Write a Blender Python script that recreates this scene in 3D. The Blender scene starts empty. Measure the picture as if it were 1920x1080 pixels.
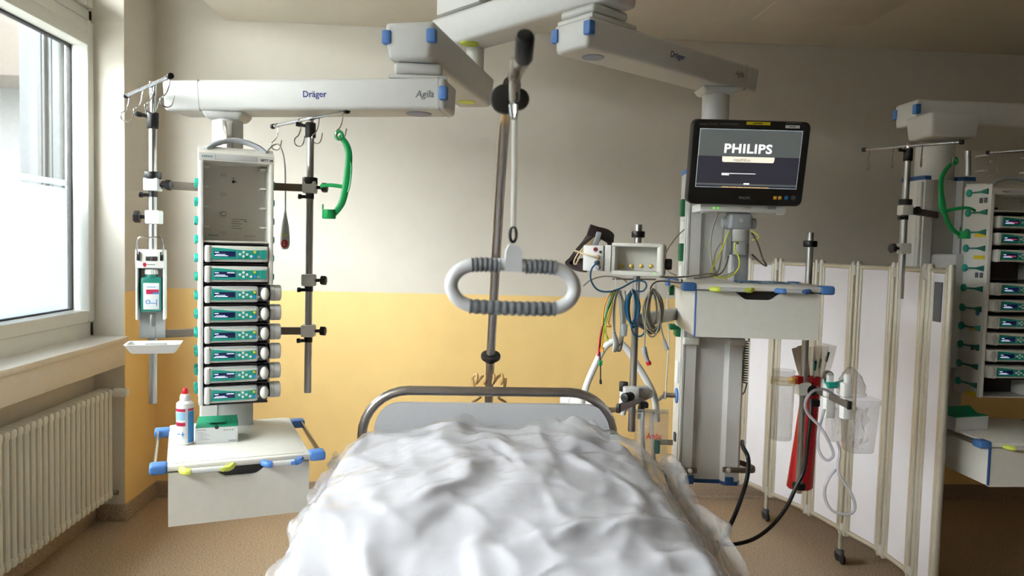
import bpy, bmesh, math, random
from mathutils import Vector, Matrix, noise
random.seed(7)
SC = bpy.context.scene
COL = SC.collection
# ------------------------------------------------------------------ camera
CAM_F = 1400.0; PITCH = math.radians(3.15); ROLL = math.radians(1.46); YAW = math.radians(-3.8); CAM_H = 1.5
ROT = Matrix.Rotation(YAW, 3, 'Z') @ Matrix.Rotation(math.pi/2 - PITCH, 3, 'X') @ Matrix.Rotation(ROLL, 3, 'Z')
CAMP = Vector((0, 0, CAM_H))
cd = bpy.data.cameras.new('camera'); cam = bpy.data.objects.new('camera', cd); COL.objects.link(cam)
cd.sensor_width = 36.0; cd.lens = 36.0*CAM_F/1920.0; cd.clip_start = 0.05
cd.dof.use_dof = True; cd.dof.focus_distance = 2.5; cd.dof.aperture_fstop = 3.2
cam.location = CAMP; cam.rotation_euler = ROT.to_euler('XYZ')
SC.camera = cam
# ------------------------------------------------------------------ world, exposure
SC.view_settings.view_transform = 'Standard'; SC.view_settings.look = 'None'
SC.view_settings.gamma = 1.0; SC.view_settings.use_curve_mapping = False
SC.view_settings.exposure = 0.0
SKY = 30.0
w = bpy.data.worlds.new('overcast'); SC.world = w; w.use_nodes = True
bg = w.node_tree.nodes['Background']; bg.inputs[0].default_value = (0.985, 0.97, 0.975, 1); bg.inputs[1].default_value = SKY
SC.cycles.max_bounces = 10; SC.cycles.diffuse_bounces = 6; SC.cycles.transparent_max_bounces = 24
SC.cycles.caustics_reflective = False; SC.cycles.caustics_refractive = False

# ------------------------------------------------------------------ pixel helpers (photo is 1920x1080)
def ray(px, py): return ROT @ Vector(((px-960)/CAM_F, (540-py)/CAM_F, -1.0))
def at(px, py, Y): d = ray(px, py); return CAMP + d*(Y/d.y)
def pz(px, py, Z): d = ray(px, py); return CAMP + d*((Z-CAM_H)/d.z)
class Fr:
    """local frame of a thing: root location and turn about Z"""
    def __init__(s, o, deg=0):
        s.o = Vector(o); a = math.radians(deg); s.rz = a
        s.X = Vector((math.cos(a), math.sin(a), 0)); s.Y = Vector((-math.sin(a), math.cos(a), 0))
    def loc(s, p): p = Vector(p)-s.o; return Vector((p.dot(s.X), p.dot(s.Y), p.z))
    def px(s, px, py, ly=0.0):
        d = ray(px, py); t = ((s.o-CAMP).dot(s.Y)+ly)/d.dot(s.Y); return s.loc(CAMP+d*t)
    def pz(s, px, py, lz): return s.loc(pz(px, py, s.o.z+lz))
    def at(s, px, py, Y): return s.loc(at(px, py, Y))
    def wd(s, l): return s.o + s.X*l[0] + s.Y*l[1] + Vector((0, 0, l[2]))

# ------------------------------------------------------------------ materials
def lin(c):
    def f(v):
        v /= 255.0
        return v/12.92 if v <= 0.04045 else ((v+0.055)/1.055)**2.4
    return (f(c[0]), f(c[1]), f(c[2]), 1.0)
def mat(name, rgb, rough=0.5, metal=0.0, var=0.04, scale=30.0, bump=0.0, bscale=200.0, coat=0.0, emit=None, estr=0.0, stretch=None):
    m = bpy.data.materials.new(name); m.use_nodes = True
    nt = m.node_tree; b = nt.nodes['Principled BSDF']
    b.inputs['Roughness'].default_value = rough; b.inputs['Metallic'].default_value = metal
    if coat: b.inputs['Coat Weight'].default_value = coat
    c = lin(rgb)
    tc = nt.nodes.new('ShaderNodeTexCoord')
    n = nt.nodes.new('ShaderNodeTexNoise'); n.inputs['Scale'].default_value = scale; n.inputs['Detail'].default_value = 3
    src = tc.outputs['Object']
    if stretch:
        mp = nt.nodes.new('ShaderNodeMapping'); mp.inputs['Scale'].default_value = stretch
        nt.links.new(src, mp.inputs['Vector']); src = mp.outputs['Vector']
    nt.links.new(src, n.inputs['Vector'])
    r = nt.nodes.new('ShaderNodeValToRGB')
    r.color_ramp.elements[0].position = 0.3; r.color_ramp.elements[1].position = 0.7
    lo, hi = 1-var, 1+var
    r.color_ramp.elements[0].color = (c[0]*lo, c[1]*lo, c[2]*lo, 1); r.color_ramp.elements[1].color = (min(1, c[0]*hi), min(1, c[1]*hi), min(1, c[2]*hi), 1)
    nt.links.new(n.outputs['Fac'], r.inputs['Fac']); nt.links.new(r.outputs['Color'], b.inputs['Base Color'])
    if bump:
        n2 = nt.nodes.new('ShaderNodeTexNoise'); n2.inputs['Scale'].default_value = bscale; n2.inputs['Detail'].default_value = 4
        nt.links.new(src, n2.inputs['Vector'])
        bp = nt.nodes.new('ShaderNodeBump'); bp.inputs['Strength'].default_value = bump; bp.inputs['Distance'].default_value = 0.002
        nt.links.new(n2.outputs['Fac'], bp.inputs['Height']); nt.links.new(bp.outputs['Normal'], b.inputs['Normal'])
    if emit:
        b.inputs['Emission Color'].default_value = lin(emit); b.inputs['Emission Strength'].default_value = estr
    return m
def clear_mat(name, tint, trans, rough=0.08, haze=(0.9, 0.9, 0.92), hz=0.5, bump=0.0, bscale=60.0):
    """thin clear plastic or glass: transparent with a fresnel gloss and a little haze"""
    m = bpy.data.materials.new(name); m.use_nodes = True; nt = m.node_tree
    for n in list(nt.nodes): nt.nodes.remove(n)
    out = nt.nodes.new('ShaderNodeOutputMaterial')
    tr = nt.nodes.new('ShaderNodeBsdfTransparent'); tr.inputs[0].default_value = (*tint, 1)
    gl = nt.nodes.new('ShaderNodeBsdfGlossy'); gl.inputs['Roughness'].default_value = rough; gl.inputs[0].default_value = (1, 1, 1, 1)
    df = nt.nodes.new('ShaderNodeBsdfDiffuse'); df.inputs[0].default_value = (*haze, 1)
    tl = nt.nodes.new('ShaderNodeBsdfTranslucent'); tl.inputs[0].default_value = (*haze, 1)
    mh = nt.nodes.new('ShaderNodeMixShader'); mh.inputs[0].default_value = hz
    nt.links.new(df.outputs[0], mh.inputs[1]); nt.links.new(tl.outputs[0], mh.inputs[2])
    m1 = nt.nodes.new('ShaderNodeMixShader'); m1.inputs[0].default_value = 1-trans
    nt.links.new(tr.outputs[0], m1.inputs[1]); nt.links.new(mh.outputs[0], m1.inputs[2])
    fr = nt.nodes.new('ShaderNodeFresnel'); 
    ge = nt.nodes.new('ShaderNodeNewGeometry'); mr = nt.nodes.new('ShaderNodeMapRange')   # same gloss from both sides of a thin sheet
    mr.inputs['To Min'].default_value = 1.45; mr.inputs['To Max'].default_value = 1/1.45
    nt.links.new(ge.outputs['Backfacing'], mr.inputs['Value']); nt.links.new(mr.outputs['Result'], fr.inputs['IOR'])
    m2 = nt.nodes.new('ShaderNodeMixShader')
    nt.links.new(fr.outputs[0], m2.inputs[0]); nt.links.new(m1.outputs[0], m2.inputs[1]); nt.links.new(gl.outputs[0], m2.inputs[2])
    if bump:
        tc = nt.nodes.new('ShaderNodeTexCoord'); n2 = nt.nodes.new('ShaderNodeTexNoise'); n2.inputs['Scale'].default_value = bscale; n2.inputs['Detail'].default_value = 3
        nt.links.new(tc.outputs['Object'], n2.inputs['Vector'])
        bp = nt.nodes.new('ShaderNodeBump'); bp.inputs['Strength'].default_value = bump; bp.inputs['Distance'].default_value = 0.01
        nt.links.new(n2.outputs['Fac'], bp.inputs['Height'])
        for x in (gl, df): nt.links.new(bp.outputs['Normal'], x.inputs['Normal'])
        nt.links.new(bp.outputs['Normal'], fr.inputs['Normal'])
    nt.links.new(m2.outputs[0], out.inputs['Surface'])
    return m
def speckle(name, base, dark, light, scale=260.0, rough=0.45):
    m = bpy.data.materials.new(name); m.use_nodes = True; nt = m.node_tree; b = nt.nodes['Principled BSDF']
    b.inputs['Roughness'].default_value = rough
    tc = nt.nodes.new('ShaderNodeTexCoord')
    n = nt.nodes.new('ShaderNodeTexNoise'); n.inputs['Scale'].default_value = scale; n.inputs['Detail'].default_value = 2
    nt.links.new(tc.outputs['Object'], n.inputs['Vector'])
    r = nt.nodes.new('ShaderNodeValToRGB'); e = r.color_ramp.elements
    e[0].position = 0.34; e[0].color = lin(dark); e[1].position = 0.68; e[1].color = lin(light)
    k = e.new(0.45); k.color = lin(base); k = e.new(0.56); k.color = lin(base)
    n3 = nt.nodes.new('ShaderNodeTexNoise'); n3.inputs['Scale'].default_value = 2.0
    nt.links.new(tc.outputs['Object'], n3.inputs['Vector'])
    nt.links.new(n.outputs['Fac'], r.inputs['Fac']); nt.links.new(r.outputs['Color'], b.inputs['Base Color'])
    return m
M = {}
M['wall'] = mat('wall_paint', (222, 217, 207), 0.75, var=0.02, scale=8, bump=0.12, bscale=220)
M['yellow'] = mat('yellow_paint', (250, 216, 146), 0.6, var=0.025, scale=6, bump=0.12, bscale=220)
M['ceil'] = mat('ceiling_paint', (220, 214, 200), 0.8, var=0.02, scale=6)
M['bounce_cut'] = mat('bounce_cut_dark', (96, 78, 62), 0.6, var=0.1, scale=4, stretch=(1, 1, 0.1))  # invented dark finish for an unseen wall, lowers bounced light
M['floor'] = speckle('speckled_lino', (172, 152, 130), (112, 95, 78), (208, 190, 168), 150)
M['cove'] = speckle('speckled_skirting', (172, 152, 132), (120, 100, 84), (205, 190, 172), 190)
M['pvc'] = mat('white_frame', (232, 234, 230), 0.35, var=0.015)
M['sill'] = mat('sill_laminate', (236, 233, 228), 0.25, var=0.02)
M['rubber'] = mat('black_rubber', (22, 22, 24), 0.6, var=0.1)
M['black'] = mat('black_plastic', (20, 19, 20), 0.42, var=0.1)
M['rad'] = mat('radiator_enamel', (230, 231, 224), 0.35, var=0.02)
M['arm'] = mat('pendant_enamel', (216, 216, 213), 0.38, var=0.015)
M['armgrey'] = mat('pendant_grey', (196, 197, 196), 0.42, var=0.02)
M['blue'] = mat('blue_plastic', (74, 122, 190), 0.45, var=0.04)
M['dblue'] = mat('dark_blue_plastic', (40, 82, 140), 0.45, var=0.04)
M['discgrey'] = mat('blue_grey_plastic', (152, 160, 182), 0.5)
M['lime'] = mat('lime_plastic', (196, 206, 40), 0.5)
M['lime2'] = mat('pale_lime_plastic', (214, 226, 96), 0.5)
M['steel'] = mat('brushed_steel', (190, 188, 186), 0.3, 1.0, var=0.05, scale=60, stretch=(1, 1, 0.05))
M['chrome'] = mat('chrome', (214, 214, 214), 0.14, 1.0, var=0.02)
M['bedsteel'] = mat('bed_tube_steel', (178, 172, 168), 0.28, 1.0, var=0.05, scale=40)
M['alu'] = mat('aluminium', (178, 180, 182), 0.42, 1.0, var=0.04, scale=40)
M['aluside'] = mat('anodised_panel', (222, 222, 220), 0.45, 0.1, var=0.04, scale=14, stretch=(1, 1, 0.05))
M['greybar'] = mat('grey_rail', (128, 122, 118), 0.45, 0.6, var=0.05)
M['brownbar'] = mat('taupe_rail', (120, 108, 98), 0.45, 0.4, var=0.05)
M['white'] = mat('white_plastic', (236, 236, 234), 0.4, var=0.015)
M['white2'] = mat('ivory_plastic', (226, 224, 216), 0.42, var=0.02)
M['grey'] = mat('grey_plastic', (168, 172, 178), 0.45, var=0.03)
M['lgrey'] = mat('light_grey_plastic', (198, 199, 198), 0.5, var=0.03)
M['dgrey'] = mat('dark_grey_plastic', (84, 88, 94), 0.5, var=0.05)
M['bay'] = mat('bay_beige_grey', (216, 212, 203), 0.55, var=0.02)
M['bayd'] = mat('bay_dark_grey', (46, 42, 42), 0.6, var=0.05)  # dark grey of the slot backs and shelves
M['teal'] = mat('teal_plastic', (24, 152, 136), 0.4, var=0.04)
M['teald'] = mat('dark_teal_plastic', (10, 118, 104), 0.42, var=0.04)
M['green'] = mat('green_plastic', (16, 158, 84), 0.38, var=0.05)
M['gdark'] = mat('dark_green_plastic', (8, 96, 56), 0.45, var=0.05)
M['gbox'] = mat('green_card', (0, 140, 102), 0.6, var=0.03)
M['card'] = mat('white_card', (222, 224, 226), 0.6, var=0.02)
M['navy'] = mat('display_navy', (26, 30, 70), 0.2, var=0.05, emit=(24, 30, 76), estr=0.25)
M['glow'] = mat('display_text', (220, 230, 255), 0.4, emit=(214, 226, 255), estr=0.9)
M['glowred'] = mat('display_red', (190, 70, 90), 0.4, emit=(190, 70, 90), estr=0.35)
M['keyw'] = mat('key_white', (226, 240, 236), 0.4)
M['keyy'] = mat('key_yellow', (216, 214, 70), 0.4)
M['keyb'] = mat('key_blue', (30, 130, 210), 0.4)
M['keyg'] = mat('key_grey', (150, 160, 158), 0.4)
M['red'] = mat('red_plastic', (196, 22, 34), 0.4, var=0.05)
M['dred'] = mat('dark_red_print', (170, 28, 70), 0.5)
M['ink'] = mat('black_ink', (40, 40, 44), 0.6)
M['inkgrey'] = mat('grey_ink', (120, 122, 126), 0.6)
M['inkblue'] = mat('logo_blue_ink', (24, 44, 140), 0.5)
M['inkgreen'] = mat('logo_green_ink', (20, 110, 90), 0.5)
M['lblue'] = mat('light_blue_print', (150, 196, 232), 0.5)
M['mblue'] = mat('mid_blue_print', (52, 130, 196), 0.5)
M['yel'] = mat('yellow_label', (226, 206, 30), 0.5)
M['orange'] = mat('orange_label', (232, 170, 50), 0.5)
M['gold'] = mat('gold_contact', (210, 170, 90), 0.3, 0.9)
M['sheet'] = mat('white_linen', (212, 212, 222), 0.85, var=0.012, scale=14, bump=0.15, bscale=500)
M['bedpanel'] = mat('bed_panel', (196, 197, 202), 0.5, var=0.015)
M['beige'] = mat('beige_cord', (196, 160, 104), 0.5)
M['cuff'] = mat('black_cuff_fabric', (58, 48, 48), 0.8, var=0.12, scale=40, bump=0.2)
M['cable_g'] = mat('grey_cable', (150, 146, 132), 0.5)
M['cable_d'] = mat('dark_cable', (84, 78, 66), 0.5)
M['cable_w'] = mat('white_cable', (226, 224, 218), 0.5)
M['cable_b'] = mat('blue_cable', (22, 84, 122), 0.45)
M['cable_b2'] = mat('teal_blue_cable', (22, 116, 150), 0.45)
M['cable_y'] = mat('yellow_green_cable', (206, 206, 50), 0.45)
M['cable_o'] = mat('orange_cable', (226, 150, 30), 0.45)
M['cable_k'] = mat('black_cable', (22, 24, 26), 0.4)
M['cream'] = mat('cream_cable', (222, 200, 164), 0.5)
M['screenframe'] = mat('screen_frame_alu', (206, 202, 190), 0.38, 0.55, var=0.03)
M['screenpanel'] = mat('screen_panel', (230, 230, 240), 0.5, var=0.02, scale=5)
M['paper'] = mat('paper_packet', (206, 196, 174), 0.7)
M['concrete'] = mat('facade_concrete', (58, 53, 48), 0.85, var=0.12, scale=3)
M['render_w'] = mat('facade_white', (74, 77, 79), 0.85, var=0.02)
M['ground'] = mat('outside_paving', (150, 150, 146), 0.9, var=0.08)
M['guide'] = mat('shutter_guide', (58, 62, 66), 0.5, 0.2)
M['glass'] = clear_mat('window_glass', (0.95, 0.98, 0.97), 0.99, 0.02)
M['clear'] = clear_mat('clear_plastic', (0.95, 0.95, 0.95), 0.9, 0.06)
M['cyl'] = clear_mat('clear_cylinder', (0.95, 0.95, 0.94), 0.965, 0.05)
M['film'] = clear_mat('plastic_film', (0.98, 0.98, 0.98), 0.76, 0.09, haze=(0.97, 0.97, 0.99), hz=0.4, bump=0.8, bscale=22)
M['bag'] = clear_mat('clear_bag', (0.98, 0.97, 0.95), 0.80, 0.10, hz=0.4, bump=0.8, bscale=50)
M['gripgrey'] = mat('grip_grey', (112, 116, 122), 0.5, var=0.04)
M['loopgrey'] = mat('loop_light_grey', (206, 208, 212), 0.4, var=0.02)
M['hose'] = clear_mat('clear_tubing', (0.9, 0.9, 0.95), 0.45, 0.15, haze=(0.8, 0.8, 0.86), hz=0.4)
def frosted():
    m = bpy.data.materials.new('frosted_film'); m.use_nodes = True; nt = m.node_tree
    for n in list(nt.nodes): nt.nodes.remove(n)
    out = nt.nodes.new('ShaderNodeOutputMaterial')
    tl = nt.nodes.new('ShaderNodeBsdfTranslucent'); tl.inputs[0].default_value = (0.36, 0.385, 0.41, 1)
    tr = nt.nodes.new('ShaderNodeBsdfTransparent'); tr.inputs[0].default_value = (0.5, 0.52, 0.55, 1)
    mx = nt.nodes.new('ShaderNodeMixShader'); mx.inputs[0].default_value = 0.12
    nt.links.new(tl.outputs[0], mx.inputs[1]); nt.links.new(tr.outputs[0], mx.inputs[2]); nt.links.new(mx.outputs[0], out.inputs[0])
    return m
M['frost'] = frosted()

# ------------------------------------------------------------------ geometry builder
def smooth_path(pts, sub=6, closed=False):
    pts = [Vector(p) for p in pts]; n = len(pts)
    if n < 3: return pts
    out = []
    rng = n if closed else n-1
    for i in range(rng):
        if closed: a, b, c, d = pts[i-1], pts[i], pts[(i+1) % n], pts[(i+2) % n]
        else: a, b, c, d = pts[max(i-1, 0)], pts[i], pts[i+1], pts[min(i+2, n-1)]
        for k in range(sub):
            t = k/sub
            out.append(0.5*((2*b)+(c-a)*t+(2*a-5*b+4*c-d)*t*t+(3*b-a-3*c+d)*t**3))
    if not closed: out.append(pts[-1])
    return out
class G:
    def __init__(s, slots=None): s.v = []; s.f = []; s.m = []; s.cur = 0; s.slots = slots
    def add(s, vs, fs, T=None):
        o = len(s.v)
        s.v += [tuple(T @ Vector(p)) if T is not None else tuple(p) for p in vs]
        for f in fs: s.f.append(tuple(i+o for i in f)); s.m.append(s.cur)
        return s
    def box(s, c, d, bev=0.0, seg=2, T=None, taper=None):
        bm = bmesh.new(); bmesh.ops.create_cube(bm, size=1.0)
        for v in bm.verts:
            v.co = Vector((v.co.x*d[0], v.co.y*d[1], v.co.z*d[2]))
            if taper and v.co.z < 0: v.co.x *= taper[0]; v.co.y *= taper[1]
        if bev > 0:
            bmesh.ops.bevel(bm, geom=list(bm.edges), offset=min(bev, 0.45*min(d)), segments=seg, affect='EDGES', profile=0.5)
        for v in bm.verts: v.co += Vector(c)
        bm.verts.index_update()
        vs = [v.co.copy() for v in bm.verts]; fs = [[v.index for v in f.verts] for f in bm.faces]; bm.free()
        return s.add(vs, fs, T)
    def bb(s, a, b, bev=0.0, seg=2, T=None):
        a, b = Vector(a), Vector(b); d = b-a
        return s.box((a+b)/2, (abs(d.x), abs(d.y), abs(d.z)), bev, seg, T)
    def cyl(s, p0, p1, r0, r1=None, n=16, bev=0.0, T=None):
        p0, p1 = Vector(p0), Vector(p1); r1 = r0 if r1 is None else r1
        ax = (p1-p0); L = ax.length; ax = ax/L
        u = ax.orthogonal().normalized(); w_ = ax.cross(u)
        rings = [(0, r0), (L, r1)]
        if bev > 0: rings = [(0, r0-bev), (bev*0.3, r0-bev*0.3), (bev, r0), (L-bev, r1), (L-bev*0.3, r1-bev*0.3), (L, r1-bev)]
        vs = []; fs = []
        for (h, r) in rings:
            for i in range(n):
                a = 2*math.pi*i/n; vs.append(p0+ax*h+(u*math.cos(a)+w_*math.sin(a))*r)
        for k in range(len(rings)-1):
            for i in range(n):
                j = (i+1) % n; fs.append((k*n+i, k*n+j, (k+1)*n+j, (k+1)*n+i))
        fs.append(tuple(reversed(range(n)))); fs.append(tuple(range((len(rings)-1)*n, len(rings)*n)))
        return s.add(vs, fs, T)
    def tube(s, pts, r, n=8, closed=False, sub=5, flat=None, up=None, cap=True, T=None):
        P = smooth_path(pts, sub, closed) if sub else [Vector(p) for p in pts]
        N = len(P); tang = []
        for i in range(N):
            a = P[(i-1) % N] if (closed or i > 0) else P[0]; b = P[(i+1) % N] if (closed or i < N-1) else P[-1]
            t = b-a; tang.append(t.normalized() if t.length > 1e-9 else Vector((0, 0, 1)))
        u = (Vector(up) if up else tang[0].orthogonal()); u = (u-tang[0]*u.dot(tang[0])).normalized()
        vs = []; fs = []
        for i in range(N):
            if up: u = Vector(up)
            u = (u-tang[i]*u.dot(tang[i]))
            u = u.normalized() if u.length > 1e-6 else tang[i].orthogonal().normalized()
            w_ = tang[i].cross(u)
            rr = r(i/(N-1)) if callable(r) else r
            for k in range(n):
                a = 2*math.pi*(k+0.5)/n
                if flat: vs.append(P[i]+u*math.cos(a)*rr*flat[0]+w_*math.sin(a)*rr*flat[1])
                else: vs.append(P[i]+u*math.cos(a)*rr+w_*math.sin(a)*rr)
        for i in range(N if closed else N-1):
            j = (i+1) % N
            for k in range(n):
                l = (k+1) % n; fs.append((i*n+k, i*n+l, j*n+l, j*n+k))
        if not closed and cap:
            fs.append(tuple(reversed(range(n)))); fs.append(tuple(range((N-1)*n, N*n)))
        return s.add(vs, fs, T)
    def lathe(s, prof, o=(0, 0, 0), n=24, T=None, close=True, sx=1.0, sy=1.0):
        vs = []; fs = []; o = Vector(o); K = len(prof)
        for (r, z) in prof:
            for i in range(n):
                a = 2*math.pi*i/n; vs.append(o+Vector((math.cos(a)*r*sx, math.sin(a)*r*sy, z)))
        for k in range(K-1):
            for i in range(n):
                j = (i+1) % n; fs.append((k*n+i, k*n+j, (k+1)*n+j, (k+1)*n+i))
        if close: fs.append(tuple(reversed(range(n)))); fs.append(tuple(range((K-1)*n, K*n)))
        return s.add(vs, fs, T)
    def prism(s, poly, y0, y1, T=None):
        """polygon in local XZ, pushed along Y from y0 to y1"""
        n = len(poly)
        ar = sum(poly[i][0]*poly[(i+1) % n][1]-poly[(i+1) % n][0]*poly[i][1] for i in range(n))
        if ar < 0: poly = list(reversed(poly))
        if y0 > y1: y0, y1 = y1, y0
        vs = [(x, y0, z) for x, z in poly]+[(x, y1, z) for x, z in poly]
        fs = [tuple(range(n)), tuple(reversed(range(n, 2*n)))]
        for i in range(n):
            j = (i+1) % n; fs.append((j, i, n+i, n+j))
        return s.add(vs, fs, T)
    def ball(s, c, r, n=14, T=None):
        r = (r, r, r) if not isinstance(r, (tuple, list)) else r
        k = n//2; vs = [(c[0], c[1], c[2]-r[2])]; fs = []
        for j in range(1, k):
            b = math.pi*j/k-math.pi/2
            for i in range(n):
                a = 2*math.pi*i/n; vs.append((c[0]+math.cos(a)*math.cos(b)*r[0], c[1]+math.sin(a)*math.cos(b)*r[1], c[2]+math.sin(b)*r[2]))
        vs.append((c[0], c[1], c[2]+r[2])); last = len(vs)-1
        for i in range(n):
            fs.append((0, 1+(i+1) % n, 1+i)); fs.append((last, 1+(k-2)*n+i, 1+(k-2)*n+(i+1) % n))
        for j in range(k-2):
            for i in range(n):
                l = (i+1) % n; fs.append((1+j*n+i, 1+j*n+l, 1+(j+1)*n+l, 1+(j+1)*n+i))
        return s.add(vs, fs, T)
    def grid(s, fn, nu, nv, T=None):
        vs = [fn(i/(nu-1), j/(nv-1)) for j in range(nv) for i in range(nu)]
        fs = [(j*nu+i, j*nu+i+1, (j+1)*nu+i+1, (j+1)*nu+i) for j in range(nv-1) for i in range(nu-1)]
        return s.add(vs, fs, T)
    def mesh(s, name, m):
        me = bpy.data.meshes.new(name); me.from_pydata(s.v, [], s.f)
        for k in (m if isinstance(m, (list, tuple)) else [m]): me.materials.append(M[k] if isinstance(k, str) else k)
        if any(s.m): me.polygons.foreach_set('material_index', s.m)
        me.polygons.foreach_set('use_smooth', [True]*len(me.polygons))
        me.set_sharp_from_angle(angle=math.radians(38)); me.update()
        return me
def link(name, me, parent=None, loc=None, rot=None, label=None, kind=None):
    o = bpy.data.objects.new(name, me); COL.objects.link(o)
    if parent is not None: o.parent = parent
    if loc is not None: o.location = loc
    if rot is not None: o.rotation_euler = rot
    if label: o['label'] = label
    if kind: o['kind'] = kind
    return o
def P(g, name, m, parent=None, label=None, kind=None, loc=None, rot=None):
    return link(name, g.mesh(name, m), parent, loc, rot, label, kind)
def thing(name, label, cat, fr=None, group=None, loc=None, rz=0.0):
    o = bpy.data.objects.new(name, None); COL.objects.link(o); o.empty_display_size = 0.05
    if fr is not None: o.location = fr.o; o.rotation_euler = (0, 0, fr.rz)
    elif loc is not None: o.location = loc; o.rotation_euler = (0, 0, rz)
    o['label'] = label; o['category'] = cat
    if group: o['group'] = group
    return o
def tag(o, label, cat, group=None):
    o['label'] = label; o['category'] = cat
    if group: o['group'] = group
    return o
def struct(g, name, m): return P(g, name, m, kind='structure')
def copy_tree(o, parent=None):
    c = o.copy(); COL.objects.link(c)
    if parent is not None: c.parent = parent
    for ch in list(o.children): copy_tree(ch, c)
    return c
FRONT = Matrix.Rotation(math.pi/2, 4, 'X')          # text that faces local -Y
def text(s, name, m, parent, cx, y, cz, width=None, height=None, bold=0.0, shear=0.0, T=None, depth=0.0004, spacing=1.0):
    """flat lettering centred on (cx, cz) on the local plane y, facing -Y (or placed by T)"""
    cu = bpy.data.curves.new(name, 'FONT'); cu.body = s; cu.size = 1.0; cu.offset = bold; cu.shear = shear
    cu.space_character = spacing; cu.resolution_u = 3; cu.extrude = 0.0
    ob = bpy.data.objects.new(name, cu); COL.objects.link(ob)
    me = bpy.data.meshes.new_from_object(ob.evaluated_get(bpy.context.evaluated_depsgraph_get()))
    bpy.data.objects.remove(ob); bpy.data.curves.remove(cu)
    xs = [v.co.x for v in me.vertices]; ys = [v.co.y for v in me.vertices]
    W = max(xs)-min(xs); H = max(ys)-min(ys); mx = (max(xs)+min(xs))/2; my = (max(ys)+min(ys))/2
    sx = width/W if width else height/H; sy = height/H if height else sx
    for v in me.vertices: v.co = Vector(((v.co.x-mx)*sx, (v.co.y-my)*sy, 0))
    bm = bmesh.new(); bm.from_mesh(me)
    r = bmesh.ops.extrude_face_region(bm, geom=list(bm.faces))
    for e in r['geom']:
        if isinstance(e, bmesh.types.BMVert): e.co.z += depth
    bmesh.ops.recalc_face_normals(bm, faces=list(bm.faces)); bm.to_mesh(me); bm.free()
    X = T if T is not None else (Matrix.Translation((cx, y, cz)) @ FRONT)
    me.transform(X); me.materials.clear(); me.materials.append(M[m] if isinstance(m, str) else m)
    return link(name, me, parent)
# ================================================================== ROOM
D = 4.396; XL = -1.752; XW = -1.91; ZC = 2.735; YF = -1.9; XR = 6.2; ZB = 1.214
g = G(); g.bb((XW-0.3, YF, -0.06), (XR, D, 0)); struct(g, 'floor', 'floor')
g = G(); g.bb((XL, D, ZB), (XR, D+0.12, 3.3)); g.cur = 1; g.bb((XL, D, -0.05), (XR, D+0.12, ZB)); struct(g, 'wall_back', ['wall', 'yellow'])
# pillar between the window niche and the back wall: yellow below on the room side only
g = G(); g.bb((XW-0.25, 4.0, -0.05), (XL-0.004, D+0.12, 3.3)); g.bb((XL-0.004, 4.0, ZB), (XL, D, 3.3))
g.cur = 1; g.bb((XL-0.004, 4.0, -0.05), (XL, D, ZB)); struct(g, 'wall_left', ['wall', 'yellow'])
# window wall: below the sill, behind the last window, above
Y0 = -0.8; ZS = 0.985; ZT = 2.90
g = G(); g.bb((XW-0.25, Y0, -0.05), (XW, 4.0, 0.9)); struct(g, 'wall_window', 'wall')
g = G(); g.bb((XW-0.25, YF-0.1, -0.05), (XL, Y0, 3.3)); struct(g, 'wall_near', 'wall')
g = G(); g.bb((XW-0.25, Y0, ZT), (XL, 4.0, 3.3)); struct(g, 'wall_lintel', 'wall')
g = G(); g.bb((XR, YF, 0), (XR+0.1, D, 3.3)); struct(g, 'wall_right', 'bounce_cut')  # out of view, kept dark so it throws little light back
g = G(); g.bb((XW-0.25, YF-0.1, 0), (XR, YF, 3.3)); struct(g, 'wall_rear', 'wall')
# ceiling: lowered slab right of the window strip, higher strip along the window
XE = -1.385
g = G(); g.bb((XE, YF, ZC), (XR, D, 3.3), 0.02); g.bb((XW-0.25, YF, 3.2), (XE, D, 3.3)); struct(g, 'ceiling', 'ceil')
# access panels let into the lowered ceiling
def ceil_panel(x0, y0, x1, y1, n):
    g = G(); g.bb((x0, y0, ZC-0.004), (x1, y1, ZC+0.01), 0.002); struct(g, n, 'ceil')
ceil_panel(1.50, 3.30, 2.12, 3.95, 'trim_1'); ceil_panel(-0.40, 2.45, 0.42, 3.72, 'trim_2')
# skirting
g = G(); g.bb((XL, D-0.012, 0), (XR, D, 0.092), 0.003); g.tube([(XL, D-0.012, 0.006), (XR, D-0.012, 0.006)], 0.012, 8, sub=0); struct(g, 'baseboard_back', 'cove')
g = G(); g.bb((XL, 4.0, 0), (XL+0.012, D, 0.092), 0.003); g.bb((XW, 3.988, 0), (XL+0.012, 4.0, 0.092), 0.003); g.bb((XW, Y0, 0), (XW+0.012, 4.0, 0.092), 0.003); struct(g, 'baseboard_left', 'cove')
# ------------------------------------------------------------------ window
win = bpy.data.objects.new('window_1', None); COL.objects.link(win); win['kind'] = 'structure'
GX = -1.985; PY1 = 3.925; PZ0 = 1.122; PZ1 = 2.452; 
g = G()
def framebox(g, y0, y1, z0, z1, x0, x1, wdt, b=0.006):
    g.bb((x0, y0, z0), (x1, y0+wdt, z1), b); g.bb((x0, y1-wdt, z0), (x1, y1, z1), b)
    g.bb((x0, y0+wdt, z0), (x1, y1-wdt, z0+wdt), b); g.bb((x0, y0+wdt, z1-wdt), (x1, y1-wdt, z1), b)
g.bb((XW-0.12, Y0, ZS-0.02), (XW+0.0, 4.0, ZS+0.075), 0.005)
g.bb((XW-0.12, 3.962, ZS), (XW+0.0, 4.0, ZT), 0.005); g.bb((XW-0.12, Y0, ZS), (XW, Y0+0.05, ZT), 0.005)
g.bb((XW-0.12, Y0, 2.585), (XW, 4.0, 2.64), 0.005); g.bb((XW-0.12, Y0, ZT-0.05), (XW, 4.0, ZT), 0.005)
P(g, 'window_frame', 'pvc', win)
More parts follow.
